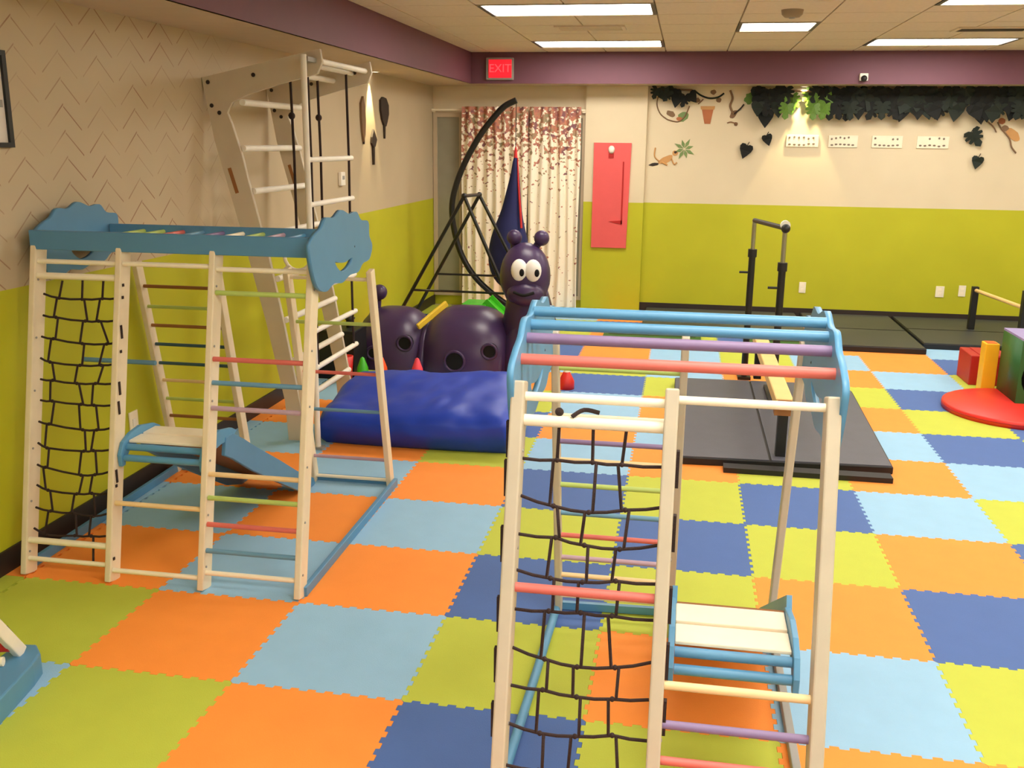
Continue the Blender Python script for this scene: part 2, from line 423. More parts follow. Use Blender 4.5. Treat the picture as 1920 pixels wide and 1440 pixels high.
# colour rows, keyed by row, columns -1..8
ROWS = {-1: 'LGOBGOOBLG', 0: 'GOLGOLGOBL', 1: 'OLOBGOBLGO', 2: 'LOLGBGOBLG', 3: 'OLOBGBLGOB', 4: 'LOGLOGOLOG', 5: 'OGBOLGLBGO',
        6: 'LOGLOGOGBL', 7: 'GLOBGOGBOG', 8: 'BOLGLOOLGB', 9: 'OGBOLGLOBL', 10: 'LOGOGBOOLG', 11: 'BLGBOGLGBO', 12: 'GOLOGBOLGO'}
rnd = random.Random(3)
for j in range(-5, 13):
    for i in range(-1, 11):
        r = ROWS.get(j)
        c = r[i+1] if r and i+1 < len(r) else 'OLGB'[(i*2+j*3+(i*j) % 3) % 4]
        o = bpy.data.objects.new('foam_tile', TM[c]); COL.objects.link(o); o.location = (i*T, j*T, 0)
        attach(o, floor); o.matrix_parent_inverse = Matrix()
strip = {}
for k_, m_ in (('O', 'orange'), ('L', 'lblue'), ('G', 'green'), ('B', 'blue')):
    strip[k_] = MB().box(XW+.013+T, -T-.009+T, .001, T-.001, -.012, 0).mesh('cut_foam_strip', m_)
for j in range(-5, 13):
    c = 'OLGB'[(j*3) % 4] if j not in ROWS else ROWS[j][0]
    o = bpy.data.objects.new('foam_strip', strip[c]); COL.objects.link(o); o.location = (-T, j*T, 0); attach(o, floor); o.matrix_parent_inverse = Matrix()

# ------------------------------------------------------------ climbing frame helpers
def front(y0, k): return lambda x, z: Vector((x, y0+k*z, z))
CLOUD = [(.80,1.36),(.795,1.42),(.86,1.455),(.93,1.475),(.985,1.51),(1.08,1.505),(1.165,1.53),(1.27,1.505),(1.36,1.51),(1.42,1.47),(1.52,1.455),
         (1.53,1.39),(1.57,1.34),(1.525,1.285),(1.43,1.275),(1.36,1.245),(1.25,1.245),(1.15,1.225),(1.05,1.235),(.96,1.215),(.88,1.235),(.835,1.28)]
SMILE = [(1.07,1.323),(1.13,1.312),(1.20,1.308),(1.29,1.318),(1.26,1.292),(1.20,1.275),(1.14,1.275),(1.09,1.298)]
def cloud(xc, dy, dz, sy, sz, parent, mt, name='cloud_panel', flip=False):
    cy_, cz_ = 1.17, 1.365
    f = lambda p: (cy_+(p[0]-cy_)*sy+dy, cz_+(p[1]-cz_)*sz+dz)
    o = plate(name, smooth_loop([f(p) for p in CLOUD], 4), [smooth_loop([f(p) for p in SMILE], 3)],
              lambda u, v, w_: (xc+w_, u, v), .018, mt, parent)
    MB().ball((xc, f((1.32, 1.362))[0], f((1.32, 1.362))[1]), (.0115, .009, .009), 8, 6).obj('screw', 'black', o)
    return o
def seat(parent, x0, x1, zt, yf, dep, bar, slat, arch=.03):
    # arched side panels, top slats, two front bars
    base = MB().box(x0+.02, x1-.02, yf+.005, yf+dep*.47, zt-.012, zt).obj('seat_platform', slat, parent, .003)
    for x in (x0+.01, x1-.01):
        pts = [(yf-.055, zt-.10), (yf-.06, zt-.05), (yf-.03, zt), (yf+.03, zt+arch), (yf+dep*.5, zt+arch+.01), (yf+dep, zt+arch*.6), (yf+dep+.05, zt-.01), (yf+dep, zt-.03), (yf+dep*.5, zt-.03), (yf+.02, zt-.04), (yf-.02, zt-.075), (yf-.03, zt-.10)]
        MB().prism(pts, lambda u, v, t_: (t_, u, v), x-.009, x+.009).obj('side_panel', bar, base, .003)
    MB().box(x0+.02, x1-.02, yf+dep*.53, yf+dep, zt-.010, zt+.002).obj('slat', slat, base, .003)
    for y, z in ((yf-.008, zt-.026), (yf-.034, zt-.066)):
        MB().cyl((x0+.02, y, z), (x1-.02, y, z), .015).obj('front_bar', bar, base)
def net(parent, rows, plane, r):
    """rows: list of [L, k1, k2, k3, R] knot positions (x, z) in the leaning plane"""
    P3 = [[Vector((q[0], plane[0]+plane[1]*q[1], q[1])) if q else None for q in row] for row in rows]
    kn = MB().ball((0, 0, 0), r*1.6, 8, 6).mesh('knot', 'rope'); base = None
    def vert(c):
        pts = [row[c] for row in P3 if row[c]]; pp = []
        for i, (a, b) in enumerate(zip(pts, pts[1:])):
            j = Vector(((.010 if (i+c) % 2 else -.010), 0, 0)) if i else Vector()
            pp += [a+j, b+j]
        return MB().tube(pp, r, 7)
    base = vert(1).obj('climbing_net', 'rope', parent)
    for row in P3[1:]:
        for q in row[1:4]:
            if q:
                o = bpy.data.objects.new('knot', kn); COL.objects.link(o); o.location = q; attach(o, base)
    for ri, row in enumerate(P3[1:]):
        pts = [q for q in row if q]
        if len(pts) < 2: continue
        pp = []
        for a, b in zip(pts, pts[1:]):
            mid = (a+b)/2; mid.z -= .003; pp += [a, mid]
        pp.append(pts[-1])
        MB().tube(pp, r, 7).obj('rope', 'rope', base)
    for c in (2, 3): vert(c).obj('rope', 'rope', base)
    return P3

# ---------------- left climbing frame (A)
A = thing('climbing_gym', 'cream wooden climbing frame with blue cloud ends against the left wall', 'climbing frame', (-.02, 1.3, 0), 'climbing frames')
FA = (.63, .215); RA = (2.02, -.22); fa = front(*FA); ra = front(*RA)
for x, zt in ((-.625, 1.37), (-.235, 1.37), (.18, 1.37), (.60, 1.37)):
    MB().beam(fa(x, 0)+Vector((0, .02, 0)), fa(x, zt)+Vector((0, .02, 0)), .028, .078).obj('post', 'wood', A, .005)
def rungs(parent, pl, x0, x1, items, r=.0105):
    for z, c in items:
        MB().cyl(pl(x0, z), pl(x1, z), r).obj('rung', c, parent)
rungs(A, fa, .195, .585, [(1.298, 'cream'), (1.204, 'rgreen'), (.939, 'rred'), (.844, 'rblue'), (.742, 'rmauve'), (.476, 'rtan'), (.38, 'rgreen'), (.273, 'rred'), (.166, 'rblue'), (.076, 'cream')])
rungs(A, fa, -.22, .165, [(1.307, 'cream'), (.33, 'rtan'), (.052, 'cream')])
rungs(A, fa, -.61, -.25, [(1.306, 'cream'), (.071, 'cream')]); rungs(A, fa, -.61, -.25, [(1.247, 'cream'), (.148, 'cream')], .014)
MB().cyl((-.61, 1.15, .83), (-.25, 1.15, .83), .011).obj('rung', 'rblue', A)
for x in (-.665, -.235, .14, .57):
    MB().beam(ra(x, 0), ra(x, 1.2), .028, .06).obj('post', 'wood', A, .004)
rungs(A, ra, -.651, -.249, [(1.076, 'rbrown'), (.967, 'rgreen'), (.864, 'rbrown'), (.759, 'rdark'), (.652, 'rdark'), (.553, 'rtan'), (.445, 'rgreen'), (.342, 'rbrown'), (.229, 'rdark'), (.108, 'cream')], .009)
rungs(A, ra, .154, .556, [(1.152, 'cream'), (.919, 'rgreen'), (.647, 'rred'), (.433, 'rblue'), (.152, 'rmauve'), (.03, 'cream')], .0095)
MB().box(-.64, .62, .905, .93, 1.355, 1.435).obj('side_rail', 'cblue', A, .004)
MB().box(-.64, .62, 1.50, 1.525, 1.335, 1.415).obj('side_rail', 'cblue', A, .004)
mc = ['rgreen', 'rgreen', 'rred', 'rblue', 'rpurple', 'cream', 'rgreen', 'rmauve', 'lbar', 'cream', 'cream']
for k in range(11):
    x = -.46+k*.1
    MB().cyl((x, .93, 1.385), (x, 1.50, 1.385), .0105).obj('monkey_bar', mc[k], A)
cloud(.635, 0, 0, 1, 1, A, 'cblue'); cloud(-.655, .115, 0, .86, 1, A, 'cblue')
for (a, b) in (((.615, .66, .0), (.60, 2.02, .0)), ((-.64, .66, 0), (-.665, 2.02, 0))):
    MB().beam((a[0], a[1], .022), (b[0], b[1], .022), .022, .042).obj('base_rail', 'cblue', A, .003)
MB().beam((-.65, 2.03, .018), (.56, 2.03, .018), .02, .034, (0, 1, 0)).obj('base_rail', 'cblue', A, .003)
seat(A, -.22, .165, .575, .80, .22, 'lbar', 'cream', .025)
# slide: deck, two side boards descending toward the back
sl = MB().beam((-.03, 1.05, .50), (-.03, 1.92, .04), .36, .012).obj('slide', 'rbrown', A)  # brown deck colour stands for the shaded underside
for x in (-.22, .16):
    pts = [(.95, .565), (1.02, .565), (1.12, .51), (1.25, .43), (1.5, .285), (1.74, .14), (1.93, .045), (1.95, .005), (1.86, .005), (1.70, .055), (1.45, .19), (1.2, .33), (1.0, .455), (.93, .49)]
    MB().prism(pts, lambda u, v, t_: (t_, u, v), x-.009, x+.009).obj('side_board', 'cblue', sl, .003)
NA = [[None, (-0.504, 1.227), (-0.411, 1.231), (-0.316, 1.234), None],
      [(-0.589, 1.17), (-0.517, 1.155), (-0.411, 1.154), (-0.318, 1.16), (-0.248, 1.164)],
      [(-0.589, 1.081), (-0.529, 1.075), (-0.393, 1.065), (-0.332, 1.067), (-0.249, 1.073)],
      [(-0.593, 0.993), (-0.538, 0.986), (-0.404, 0.972), (-0.292, 0.975), (-0.248, 0.986)],
      [(-0.595, 0.904), (-0.55, 0.889), (-0.411, 0.882), (-0.313, 0.887), (-0.25, 0.896)],
      [(-0.592, 0.816), (-0.535, 0.814), (-0.423, 0.807), (-0.337, 0.811), (-0.249, 0.815)],
      [(-0.589, 0.729), (-0.534, 0.728), (-0.4, 0.722), (-0.341, 0.721), (-0.251, 0.726)],
      [(-0.594, 0.64), (-0.546, 0.632), (-0.389, 0.617), (-0.325, 0.62), (-0.255, 0.633)],
      [(-0.595, 0.551), (-0.552, 0.532), (-0.381, 0.529), (-0.337, 0.534), (-0.254, 0.543)],
      [(-0.595, 0.46), (-0.557, 0.451), (-0.39, 0.429), (-0.326, 0.435), (-0.256, 0.453)],
      [(-0.594, 0.375), (-0.541, 0.356), (-0.407, 0.35), (-0.338, 0.357), (-0.259, 0.36)],
      [(-0.596, 0.281), (-0.526, 0.27), (-0.419, 0.269), (-0.327, 0.263), (-0.259, 0.279)],
      [(-0.601, 0.193), (-0.54, 0.169), (-0.41, 0.176), (-0.334, 0.18), (-0.26, 0.186)],
      [None, None, None, (-0.33, 0.067), None]]
net(A, NA, (FA[0]+.012, FA[1]), .0048)
for z in (.10, .40, .44, .72, .80, .95, 1.03, 1.17, 1.22):
    c_ = fa(-.235, z); MB().box(c_.x+.0152, c_.x+.0185, c_.y-.006, c_.y+.006, z-(.028 if z in (.44, .72, .80, 1.03) else .006), z+(.028 if z in (.44, .72, .80, 1.03) else .006)).obj('net_strap', 'rope', A)
for x in (-.625, .18, .60):
    for z in (.07, .28, .5, .74, .96, 1.2, 1.34):
        c_ = fa(x+.0151, z+.03); MB().cyl(c_, c_+Vector((.003, 0, 0)), .005, 8).obj('bolt', 'grey', A)

# ---------------- right climbing frame (B)
B = thing('climbing_gym', 'grey birch climbing frame with wavy light blue ends standing nearest the viewpoint', 'climbing frame', (2.05, .05, 0), 'climbing frames')
FB = (-.63, .26); RB = (.745, -.265); fb = front(*FB); rb = front(*RB)
for x in (1.655, 2.057, 2.458):
    MB().beam(fb(x, 0), fb(x, 1.2), .036, .07).obj('post', 'woodB', B, .005)
for x in (1.652, 2.09, 2.47):
    MB().beam(rb(x, 0), rb(x, 1.2), .026, .05).obj('post', 'woodB', B, .005)
rungs(B, fb, 1.668, 2.044, [(1.161, 'cream')], .0125); rungs(B, fb, 1.668, 2.044, [(1.10, 'cream')], .016)
rungs(B, fb, 1.668, 2.044, [(.67, 'rred'), (.10, 'cream')], .013)
rungs(B, fb, 2.07, 2.445, [(1.172, 'cream'), (.458, 'rtan'), (.36, 'rpurple'), (.27, 'rred'), (.16, 'rblue'), (.07, 'cream')], .0115)
rungs(B, rb, 1.664, 2.078, [(1.06, 'rgreen'), (.874, 'cream'), (.771, 'rpurple'), (.694, 'rtan'), (.589, 'rgreen'), (.466, 'rblue'), (.365, 'rred'), (.262, 'rmauve'), (.179, 'rtan'), (.08, 'cream')], .0095)
MB().beam((1.65, .76, .018), (2.47, .80, .018), .02, .03, (0, 1, 0)).obj('base_rail', 'lbar', B)
MB().cyl((1.645, .72, .02), (1.625, -.60, .02), .016).obj('base_rail', 'lbar', B)
MB().beam((2.475, .77, .018), (2.475, -.6, .018), .026, .034).obj('base_rail', 'grey', B, .003)
for x in (1.638, 2.478): cloud(x, -1.12, -.19, 1.12, 1.12, B, 'lbar', 'wavy_panel')
for y, z, c in ((-.01, 1.335, 'lbar'), (-.075, 1.308, 'lbar'), (-.15, 1.283, 'rpurple'), (-.245, 1.243, 'rred'), (.16, 1.325, 'rgreen'), (.28, 1.27, 'rmauve')):
    if y > .1: continue
    MB().cyl((1.645, y, z), (2.47, y, z), .0155).obj('top_bar', c, B)
seat(B, 2.08, 2.44, .455, -.27, .24, 'lbar', 'cream')
sl = MB().beam((2.265, -.02, .45), (2.265, .72, .05), .33, .012).obj('slide', 'rbrown', B)  # same painted shade brown as the other slide deck
for x in (2.095, 2.435):
    MB().beam((x, -.02, .47), (x, .74, .05), .016, .07).obj('side_board', 'lbar', sl)
NB = [[None, (1.766, 1.092), (1.856, 1.094), (1.944, 1.096), None],
      [(1.671, 0.999), (1.765, 1.0), (1.859, 1.0), (1.936, 0.999), (2.047, 1.0)],
      [(1.673, 0.903), (1.762, 0.882), (1.856, 0.872), (1.951, 0.885), (2.059, 0.901)],
      [(1.672, 0.804), (1.772, 0.802), (1.849, 0.788), (1.942, 0.785), (2.046, 0.804)],
      [(1.67, 0.712), (1.764, 0.697), (1.849, 0.694), (1.936, 0.704), (2.042, 0.705)],
      [(1.674, 0.611), (1.764, 0.613), (1.849, 0.616), (1.931, 0.615), (2.044, 0.614)],
      [(1.673, 0.512), (1.76, 0.49), (1.847, 0.478), (1.946, 0.486), (2.039, 0.508)],
      [(1.674, 0.415), (1.759, 0.411), (1.85, 0.402), (1.943, 0.406), (2.038, 0.414)],
      [(1.673, 0.317), (1.758, 0.3), (1.851, 0.302), (1.948, 0.315), (2.039, 0.311)],
      [(1.666, 0.21), (1.759, 0.205), (1.847, 0.203), (1.958, 0.213), (2.041, 0.213)],
      [(1.665, 0.103), (1.759, 0.09), (1.847, 0.095), (1.961, 0.109), (2.041, 0.109)]]
net(B, NB, (FB[0]+.006, FB[1]), .0046)
for z in (.15, .33, .47, .60, .78, .95, 1.05):
    c_ = fb(1.655, z); MB().box(c_.x-.027, c_.x-.0185, c_.y-.012, c_.y+.004, z-.05, z+.05).obj('net_strap', 'rope', B)
for z in (.2, .38, .52, .66, .84, 1.0):
    c_ = fb(2.057, z); MB().box(c_.x+.0185, c_.x+.027, c_.y-.012, c_.y+.004, z-.05, z+.05).obj('net_strap', 'rope', B)
MB().tube(smooth_path([fb(1.80, 1.118)+Vector((0, -.012, 0)), fb(1.83, 1.13)+Vector((0, .0, .004)), fb(1.87, 1.122)+Vector((0, .01, .004))], 4), .006, 7).obj('rope_tie', 'rope', B)
MB().ball(fb(1.765, 1.125), .012, 8, 6).obj('rope_tie', 'rope', B)
for x in (1.655, 2.057, 2.458):
    for z in (.3, .75, 1.0):
        c_ = fb(x+.0181, z+.02); MB().cyl(c_, c_+Vector((.002, 0, 0)), .0045, 8).obj('bolt', 'grey', B)

# ---------------- small triangular climber cut off at lower left
t = thing('folding_ramp', 'small slanted white climber with blue corner base cut off at lower left', 'climbing toy', (-.05, -.25, 0))
MB().beam((-.04, -.36, .40), (-.118, -.09, .085), .028, .045, (1, 0, 0)).obj('slanted_rail', 'white', t, .005)
MB().beam((-.088, -.200, .222), (-.101, -.156, .168), .010, .0475, (1, 0, 0)).obj('slot', 'hole', t)
MB().prism([(-.17, -.04), (-.10, -.03), (-.05, -.08), (-.03, -.15), (.03, -.50), (-.04, -.52), (-.085, -.26), (-.17, -.16)], lambda u, v, t_: (u, v, t_), 0, .085).obj('corner_base', 'cblue', t, .006)
MB().beam((-.10, -.27, .09), (-.055, -.54, .09), .028, .05, (1, 0, 0)).obj('slanted_rail', 'white', t, .005)
MB().cyl((-.11, -.15, .14), (-.62, -.30, .15), .018).obj('rung', 'redd', t); MB().cyl((-.115, -.18, .10), (-.62, -.34, .10), .016).obj('rung', 'cream', t)
MB().beam((-.62, -.10, .02), (-.60, -.60, .02), .03, .04, (1, 0, 0)).obj('far_base', 'cblue', t, .004)
MB().beam((-.62, -.12, .02), (-.615, -.34, .30), .028, .045, (1, 0, 0)).obj('slanted_rail', 'white', t, .005)

# ------------------------------------------------------------ white wall-mounted gym tower
W = thing('wall_gym_tower', 'tall grey white wooden ladder tower fixed to the left wall', 'gym tower', (-.4, 3.1, 0))
side = [(-.718, 2.155), (-.40, 2.225), (-.0, 2.31), (.012, 2.24), (-.02, 2.175), (-.25, 2.12), (-.45, 2.06), (-.54, 2.02), (-.575, 1.96), (-.55, 1.9), (-.50, 1.73),
        (-.445, 1.48), (-.363, 1.14), (-.29, .75), (-.215, .3), (-.17, .0), (-.287, .0), (-.30, .25), (-.40, .75), (-.53, 1.3), (-.66, 1.80)]
for y in (2.7, 3.6):
    p = plate('side_panel', side, [], lambda u, v, w_, y=y: (u, y+w_, v), .03, 'pbirch', W)
    for (bx, bz) in ((-.68, 2.13), (-.665, 2.0), (-.62, 1.96), (-.4, 2.17), (-.1, 2.24)):
        MB().cyl((bx, y-.0152, bz), (bx, y-.019, bz), .012, 10).obj('bolt', 'base', p)
    MB().beam((-.578, y-.0165, 1.648), (-.537, y-.0165, 1.504), .022, .003).obj('hand_slot', 'rbrown', p)
for z, x in ((2.02, -.49), (1.76, -.50), (1.515, -.45), (1.26, -.385), (1.0, -.325), (.75, -.285), (.5, -.245), (.25, -.20)):
    MB().cyl((x, 2.715, z), (x, 3.585, z), .019).obj('rung', 'white', W)
MB().cyl((-.03, 2.715, 2.25), (-.03, 3.585, 2.25), .017).obj('top_bar', 'white', W)
MB().cyl((-.12, 2.715, 2.235), (-.12, 3.585, 2.235), .014).obj('top_bar', 'white', W)
MB().cyl((-.25, 2.715, 2.19), (-.25, 3.585, 2.19), .017).obj('top_bar', 'white', W)
MB().tube([(-.045, 2.555, 2.27), (-.045, 2.555, 0)], .0175, 12).obj('front_pole', 'white', W)
MB().box(-.065, -.02, 2.56, 2.69, 2.235, 2.26).obj('pole_bracket', 'grey', W)
MB().box(-.08, -.01, 2.525, 2.585, 0, .015).obj('pole_foot', 'grey', W)
# rope ladder and ropes hang from the bars
LR = thing('rope_ladder', 'rope ladder with white rungs hanging from the wall tower arms', 'ladder', (-.12, 3.0, .4))
for y in (2.80, 3.47):
    MB().tube([(-.12, y, 2.235), (-.12, y+.01, 1.7), (-.12, y-.004, 1.2), (-.12, y, .43)], .0085, 8).obj('rope', 'rope', LR)
for k, z in enumerate((1.70, 1.44, 1.18, .93, .68, .45)):
    MB().cyl((-.12, 2.74, z), (-.12, 3.53, z), .0165).obj('rung', 'white', LR)
for (x, y, zt, zb, lab) in ((-.25, 2.86, 2.185, 1.2, 'dark trapeze rope hanging nearest the wall on the white tower'), (-.25, 3.3, 2.185, 1.2, 'second dark trapeze rope hanging deeper inside the white tower')):
    r_ = thing('climbing_rope', lab, 'rope', (x, y, zt))
    MB().tube([(x, y, zt), (x+.005, y, (zt+zb)/2), (x, y, zb)], .0085, 8).obj('rope', 'rope', r_)
    MB().ball((x, y, 1.95), .022, 8, 6).obj('knot', 'rope', r_); MB().ring((x, y, zb-.08), .085, .012, 'y', 18, 8).obj('grip_ring', 'white', r_)

# ------------------------------------------------------------ blue crash pillow
t = thing('crash_mat', 'big royal blue crash pillow lying in front of the caterpillar', 'crash mat', (.52, 2.95, 0))
bm = bmesh.new(); NX, NY, NZ = 40, 22, 12
from mathutils import noise as mn
vs = {}
def pil(u, v, w_):
    # u,v,w in -1..1 on a cube surface -> pillow
    e = 5.0
    x = .52+u*.62*(1-.05*abs(v)**3-.04*abs(w_)**3); y = 2.98+v*.40*(1-.05*abs(u)**3-.06*abs(w_)**2)
    h = .20+.065*(v+1)+.02*u
    bul = (1-abs(u)**8)**.5*(1-abs(v)**8)**.5 if abs(u) < 1 and abs(v) < 1 else 0
    z0, z1 = .0, h*(.86+.22*bul)
    if w_ > 0: z = z0+(z1-z0)*(.5+.5*w_)
    else: z = (z0+(z1-z0)*(.5+.5*w_))
    n = mn.noise(Vector((x*3.2, y*3.2, z*5)))*.025+abs(mn.noise(Vector((x*7+3, y*5, z*8))))*.022
    if w_ > -.9: z += n*(.5+.5*w_); y += n*.8*(-1 if v < 0 else 1)*(1-abs(w_)*.3); x += .4*n*u
    if v < 0: y += .07*(1-w_)*.5*(-v)**2
    return (x, y, max(z, 0))
def face(fn, a, b):
    g = [[bm.verts.new(pil(*fn(-1+2*i/a, -1+2*j/b))) for j in range(b+1)] for i in range(a+1)]
    for i in range(a):
        for j in range(b): bm.faces.new((g[i][j], g[i+1][j], g[i+1][j+1], g[i][j+1])).smooth = True
face(lambda a, b: (a, b, 1), NX, NY); face(lambda a, b: (a, b, -1), NX, NY)
face(lambda a, b: (a, -1, b), NX, NZ); face(lambda a, b: (a, 1, b), NX, NZ); face(lambda a, b: (-1, a, b), NY, NZ); face(lambda a, b: (1, a, b), NY, NZ)
bmesh.ops.remove_doubles(bm, verts=bm.verts, dist=.0015); bmesh.ops.recalc_face_normals(bm, faces=bm.faces)
me = bpy.data.meshes.new('cover'); bm.to_mesh(me); bm.free(); me.materials.append(M['navy'])
o = bpy.data.objects.new('vinyl_cover', me); COL.objects.link(o); attach(o, t)

# ------------------------------------------------------------ purple caterpillar tunnel
K = thing('caterpillar_tunnel', 'dark purple plastic caterpillar crawl tunnel with googly eyes behind the blue crash pillow', 'play tunnel', (.3, 5, 0))
def seg(cx, rx, ry, top, name='body_segment'):
    b = MB(); n = 22; m_ = 14; vs = []; fs = []
    for i in range(m_+1):
        u = -1+2*i/m_; sc = (1-abs(u)**3.2*.36)
        for k in range(n+1):
            a = math.pi*k/n
            vs.append((cx+u*rx, 5-ry*sc*math.cos(a)*(1+.0*u), max(0, top*sc*math.sin(a)**.8)))
    for i in range(m_):
        for k in range(n): fs.append((i*(n+1)+k, i*(n+1)+k+1, (i+1)*(n+1)+k+1, (i+1)*(n+1)+k))
    b.add(vs, fs, True)
    for i in (0, m_): b.add(vs[i*(n+1):(i+1)*(n+1)], [tuple(range(n+1))])
    return b.obj(name, 'cater', K)
g1 = seg(-.27, .30, .38, .47); g2 = seg(.36, .36, .42, .50); g3 = seg(.86, .19, .34, .46)
for c, par, rr in (((-.10, 4.655, .23), g1, .06), ((.33, 4.575, .12), g2, .08), ((.60, 4.63, .20), g2, .06), ((-.36, 4.64, .14), g1, .05), ((.90, 4.69, .2), g3, .05)):
    MB().ring((c[0], c[1]-.01, c[2]), rr, .012, 'y').obj('porthole_rim', 'cater', par)
    MB().cyl((c[0], c[1]-.012, c[2]), (c[0], c[1]+.05, c[2]), rr, 18).obj('porthole', 'hole', par)
for x0 in (.02, .66):
    MB().tube([(x0, 5-.30*math.cos(a), max(.0, .34*math.sin(a))) for a in [math.pi*k/16 for k in range(17)]], .035, 10).obj('joint_ring', 'cater', K)
pts = [(.04+.02*math.sin(k), 4.72+.03*k, .375+.006*k) for k in range(9)]
MB().beam((-.02, 4.76, .345), (.17, 4.98, .515), .05, .03, (0, 0, 1)).obj('yellow_clip', 'yellow', K, .008); K.children[-1]['label'] = 'yellow clip over the joint'
hd = MB().ball((.835, 4.9, .775), (.205, .19, .265), 22, 14).obj('head', 'cater', K)
MB().ball((.86, 4.77, .65), (.15, .10, .10), 18, 10).obj('muzzle', 'cater', hd)
MB().tube(smooth_path([(.78, 4.685, .672), (.86, 4.66, .652), (.94, 4.685, .672)], 5), .012, 8).obj('mouth', 'hole', hd)
for ex, px_ in ((.815, .835), (.925, .955)):
    MB().ball((ex, 4.725, .84), (.066, .035, .088), 16, 10).obj('eye', 'eye', hd)
    MB().ball((px_+.005, 4.694, .825), (.02, .012, .03), 10, 8).obj('pupil', 'hole', hd)
for ax, dx in ((.74, -.01), (.90, .05)):
    MB().tube(smooth_path([(ax, 4.93, .98), (ax+dx*.5, 4.93, 1.02), (ax+dx, 4.92, 1.05)], 4), .03, 10).obj('antenna', 'cater', hd)
    MB().ball((ax+dx+.01, 4.92, 1.075), .062, 14, 10).obj('antenna_knob', 'cater', hd)
MB().tube([(.86, 5, .32), (.86, 4.97, .48), (.85, 4.95, .62)], [.24, .20, .17], 18).obj('neck', 'cater', K)
MB().tube([(-.46, 5, .38), (-.42, 4.98, .52)], [.05, .03], 10).obj('tail', 'cater', K); MB().ball((-.405, 4.98, .585), .065, 14, 10).obj('tail_knob', 'cater', K)

# black curved stand with hanging pod swing
S = thing('swing_stand', 'tall curved black hanging chair stand in front of the curtains', 'swing stand', (.4, 7.0, 0))
arc = [(.388, 7, 2.209), (.27, 7, 2.15), (.16, 7, 2.04), (.02, 7, 1.86), (-.13, 7, 1.60), (-.225, 7, 1.36), (-.262, 7, 1.154), (-.235, 7, .92), (-.16, 7, .68), (-.02, 7, .46), (.18, 7, .28), (.35, 7, .17), (.50, 7, .10)]
MB().tube(smooth_path(arc, 5), .031, 12).obj('curved_pole', 'blackmetal', S)
MB().tube(smooth_path([(.0, 6.75, .03), (.2, 6.72, .03), (.5, 6.8, .03), (.75, 7.0, .03), (.5, 7.2, .03), (.2, 7.28, .03), (0, 7.25, .03)], 5), .024, 10).obj('base_hoop', 'blackmetal', S)
MB().tube([(.5, 7, .10), (.72, 7, .03)], .024, 10).obj('base_arm', 'blackmetal', S)
P_ = thing('pod_swing', 'navy hanging pod swing with red top hung behind the caterpillar head', 'swing', (.40, 6.95, 2.19))
MB().tube([(.388, 7, 2.20), (.388, 7, 1.75)], .004, 6).obj('cord', 'rope', P_)
MB().tube([(.388, 7, 1.77), (.388, 7, 1.73), (.388, 7, 1.66)], [.005, .014, .02], 12).obj('top_cap', 'redstrap', P_)
MB().tube(smooth_path([(.388, 7, 1.66), (.38, 7, 1.45), (.355, 7, 1.15), (.335, 7, .92), (.33, 7, .70), (.345, 7, .52), (.37, 7, .38), (.38, 7, .33)], 4), [.02+.0*k if k < 1 else v for k, v in enumerate([.02, .027, .034, .042, .052, .064, .077, .09, .104, .12, .137, .155, .172, .187, .198, .205, .209, .211, .208, .20, .188, .170, .148, .120, .09, .06, .035, .015, .004])], 20).obj('pod', 'deepblue', P_)
MB().tube([(.41, 6.985, 1.66), (.425, 6.96, 1.42), (.455, 6.92, 1.15), (.475, 6.88, .98)], [.006, .010, .012, .012], 8).obj('edge_band', 'redstrap', P_)

# black A-frame swing stand
Fm = thing('trapeze_frame', 'black metal double A-frame stand in the corner left of the curtains', 'frame', (.05, 6.3, 0))
def ln(a, b, n='leg', r=.017): MB().cyl(a, b, r, 10).obj(n, 'blackmetal', Fm)
ln((.10, 5.95, 1.333), (-.66, 5.95, .0)); ln((.10, 5.95, 1.333), (.70, 5.95, 0))
ln((.085, 6.7, 1.305), (-.64, 6.7, .0)); ln((.085, 6.7, 1.305), (.78, 6.7, 0))
ln((.10, 5.95, 1.335), (.085, 6.7, 1.31), 'top_bar', .016)
ln((-.395, 5.95, .465), (.49, 5.95, .463), 'cross_bar', .011); ln((-.35, 6.7, .52), (.50, 6.7, .52), 'cross_bar', .011)
MB().ball((.10, 5.95, 1.335), .026).obj('joint', 'blackmetal', Fm); MB().ball((.085, 6.7, 1.31), .026).obj('joint', 'blackmetal', Fm)

# green toddler slide behind tunnel
t = thing('toddler_slide', 'bright green plastic toddler slide half hidden behind the purple caterpillar', 'toy', (.35, 5.8, 0))
MB().box(.14, .36, 5.65, 5.95, .36, .40).obj('platform', 'limep', t, .008)
for x in (.16, .32):
    for y in (5.67, 5.93): MB().beam((x, y, .37), (x-.02, y, 0), .045, .03).obj('leg', 'limep', t, .005)
MB().beam((.36, 5.8, .39), (.78, 5.8, .02), .02, .02).obj('slide_bed', 'limep', t)
MB().beam((.34, 5.68, .42), (.74, 5.68, .04), .02, .09, (0, 1, 0)).obj('side_board', 'limep', t, .004)
MB().beam((.34, 5.92, .42), (.74, 5.92, .04), .02, .09, (0, 1, 0)).obj('side_board', 'limep', t, .004)
MB().prism([(.36, 5.68), (.36, 5.92), (.76, 5.92), (.76, 5.68)], lambda u, v, t_: (u, v, .40-(u-.36)*.93+t_), 0, .015).obj('slide_deck', 'limep', t)

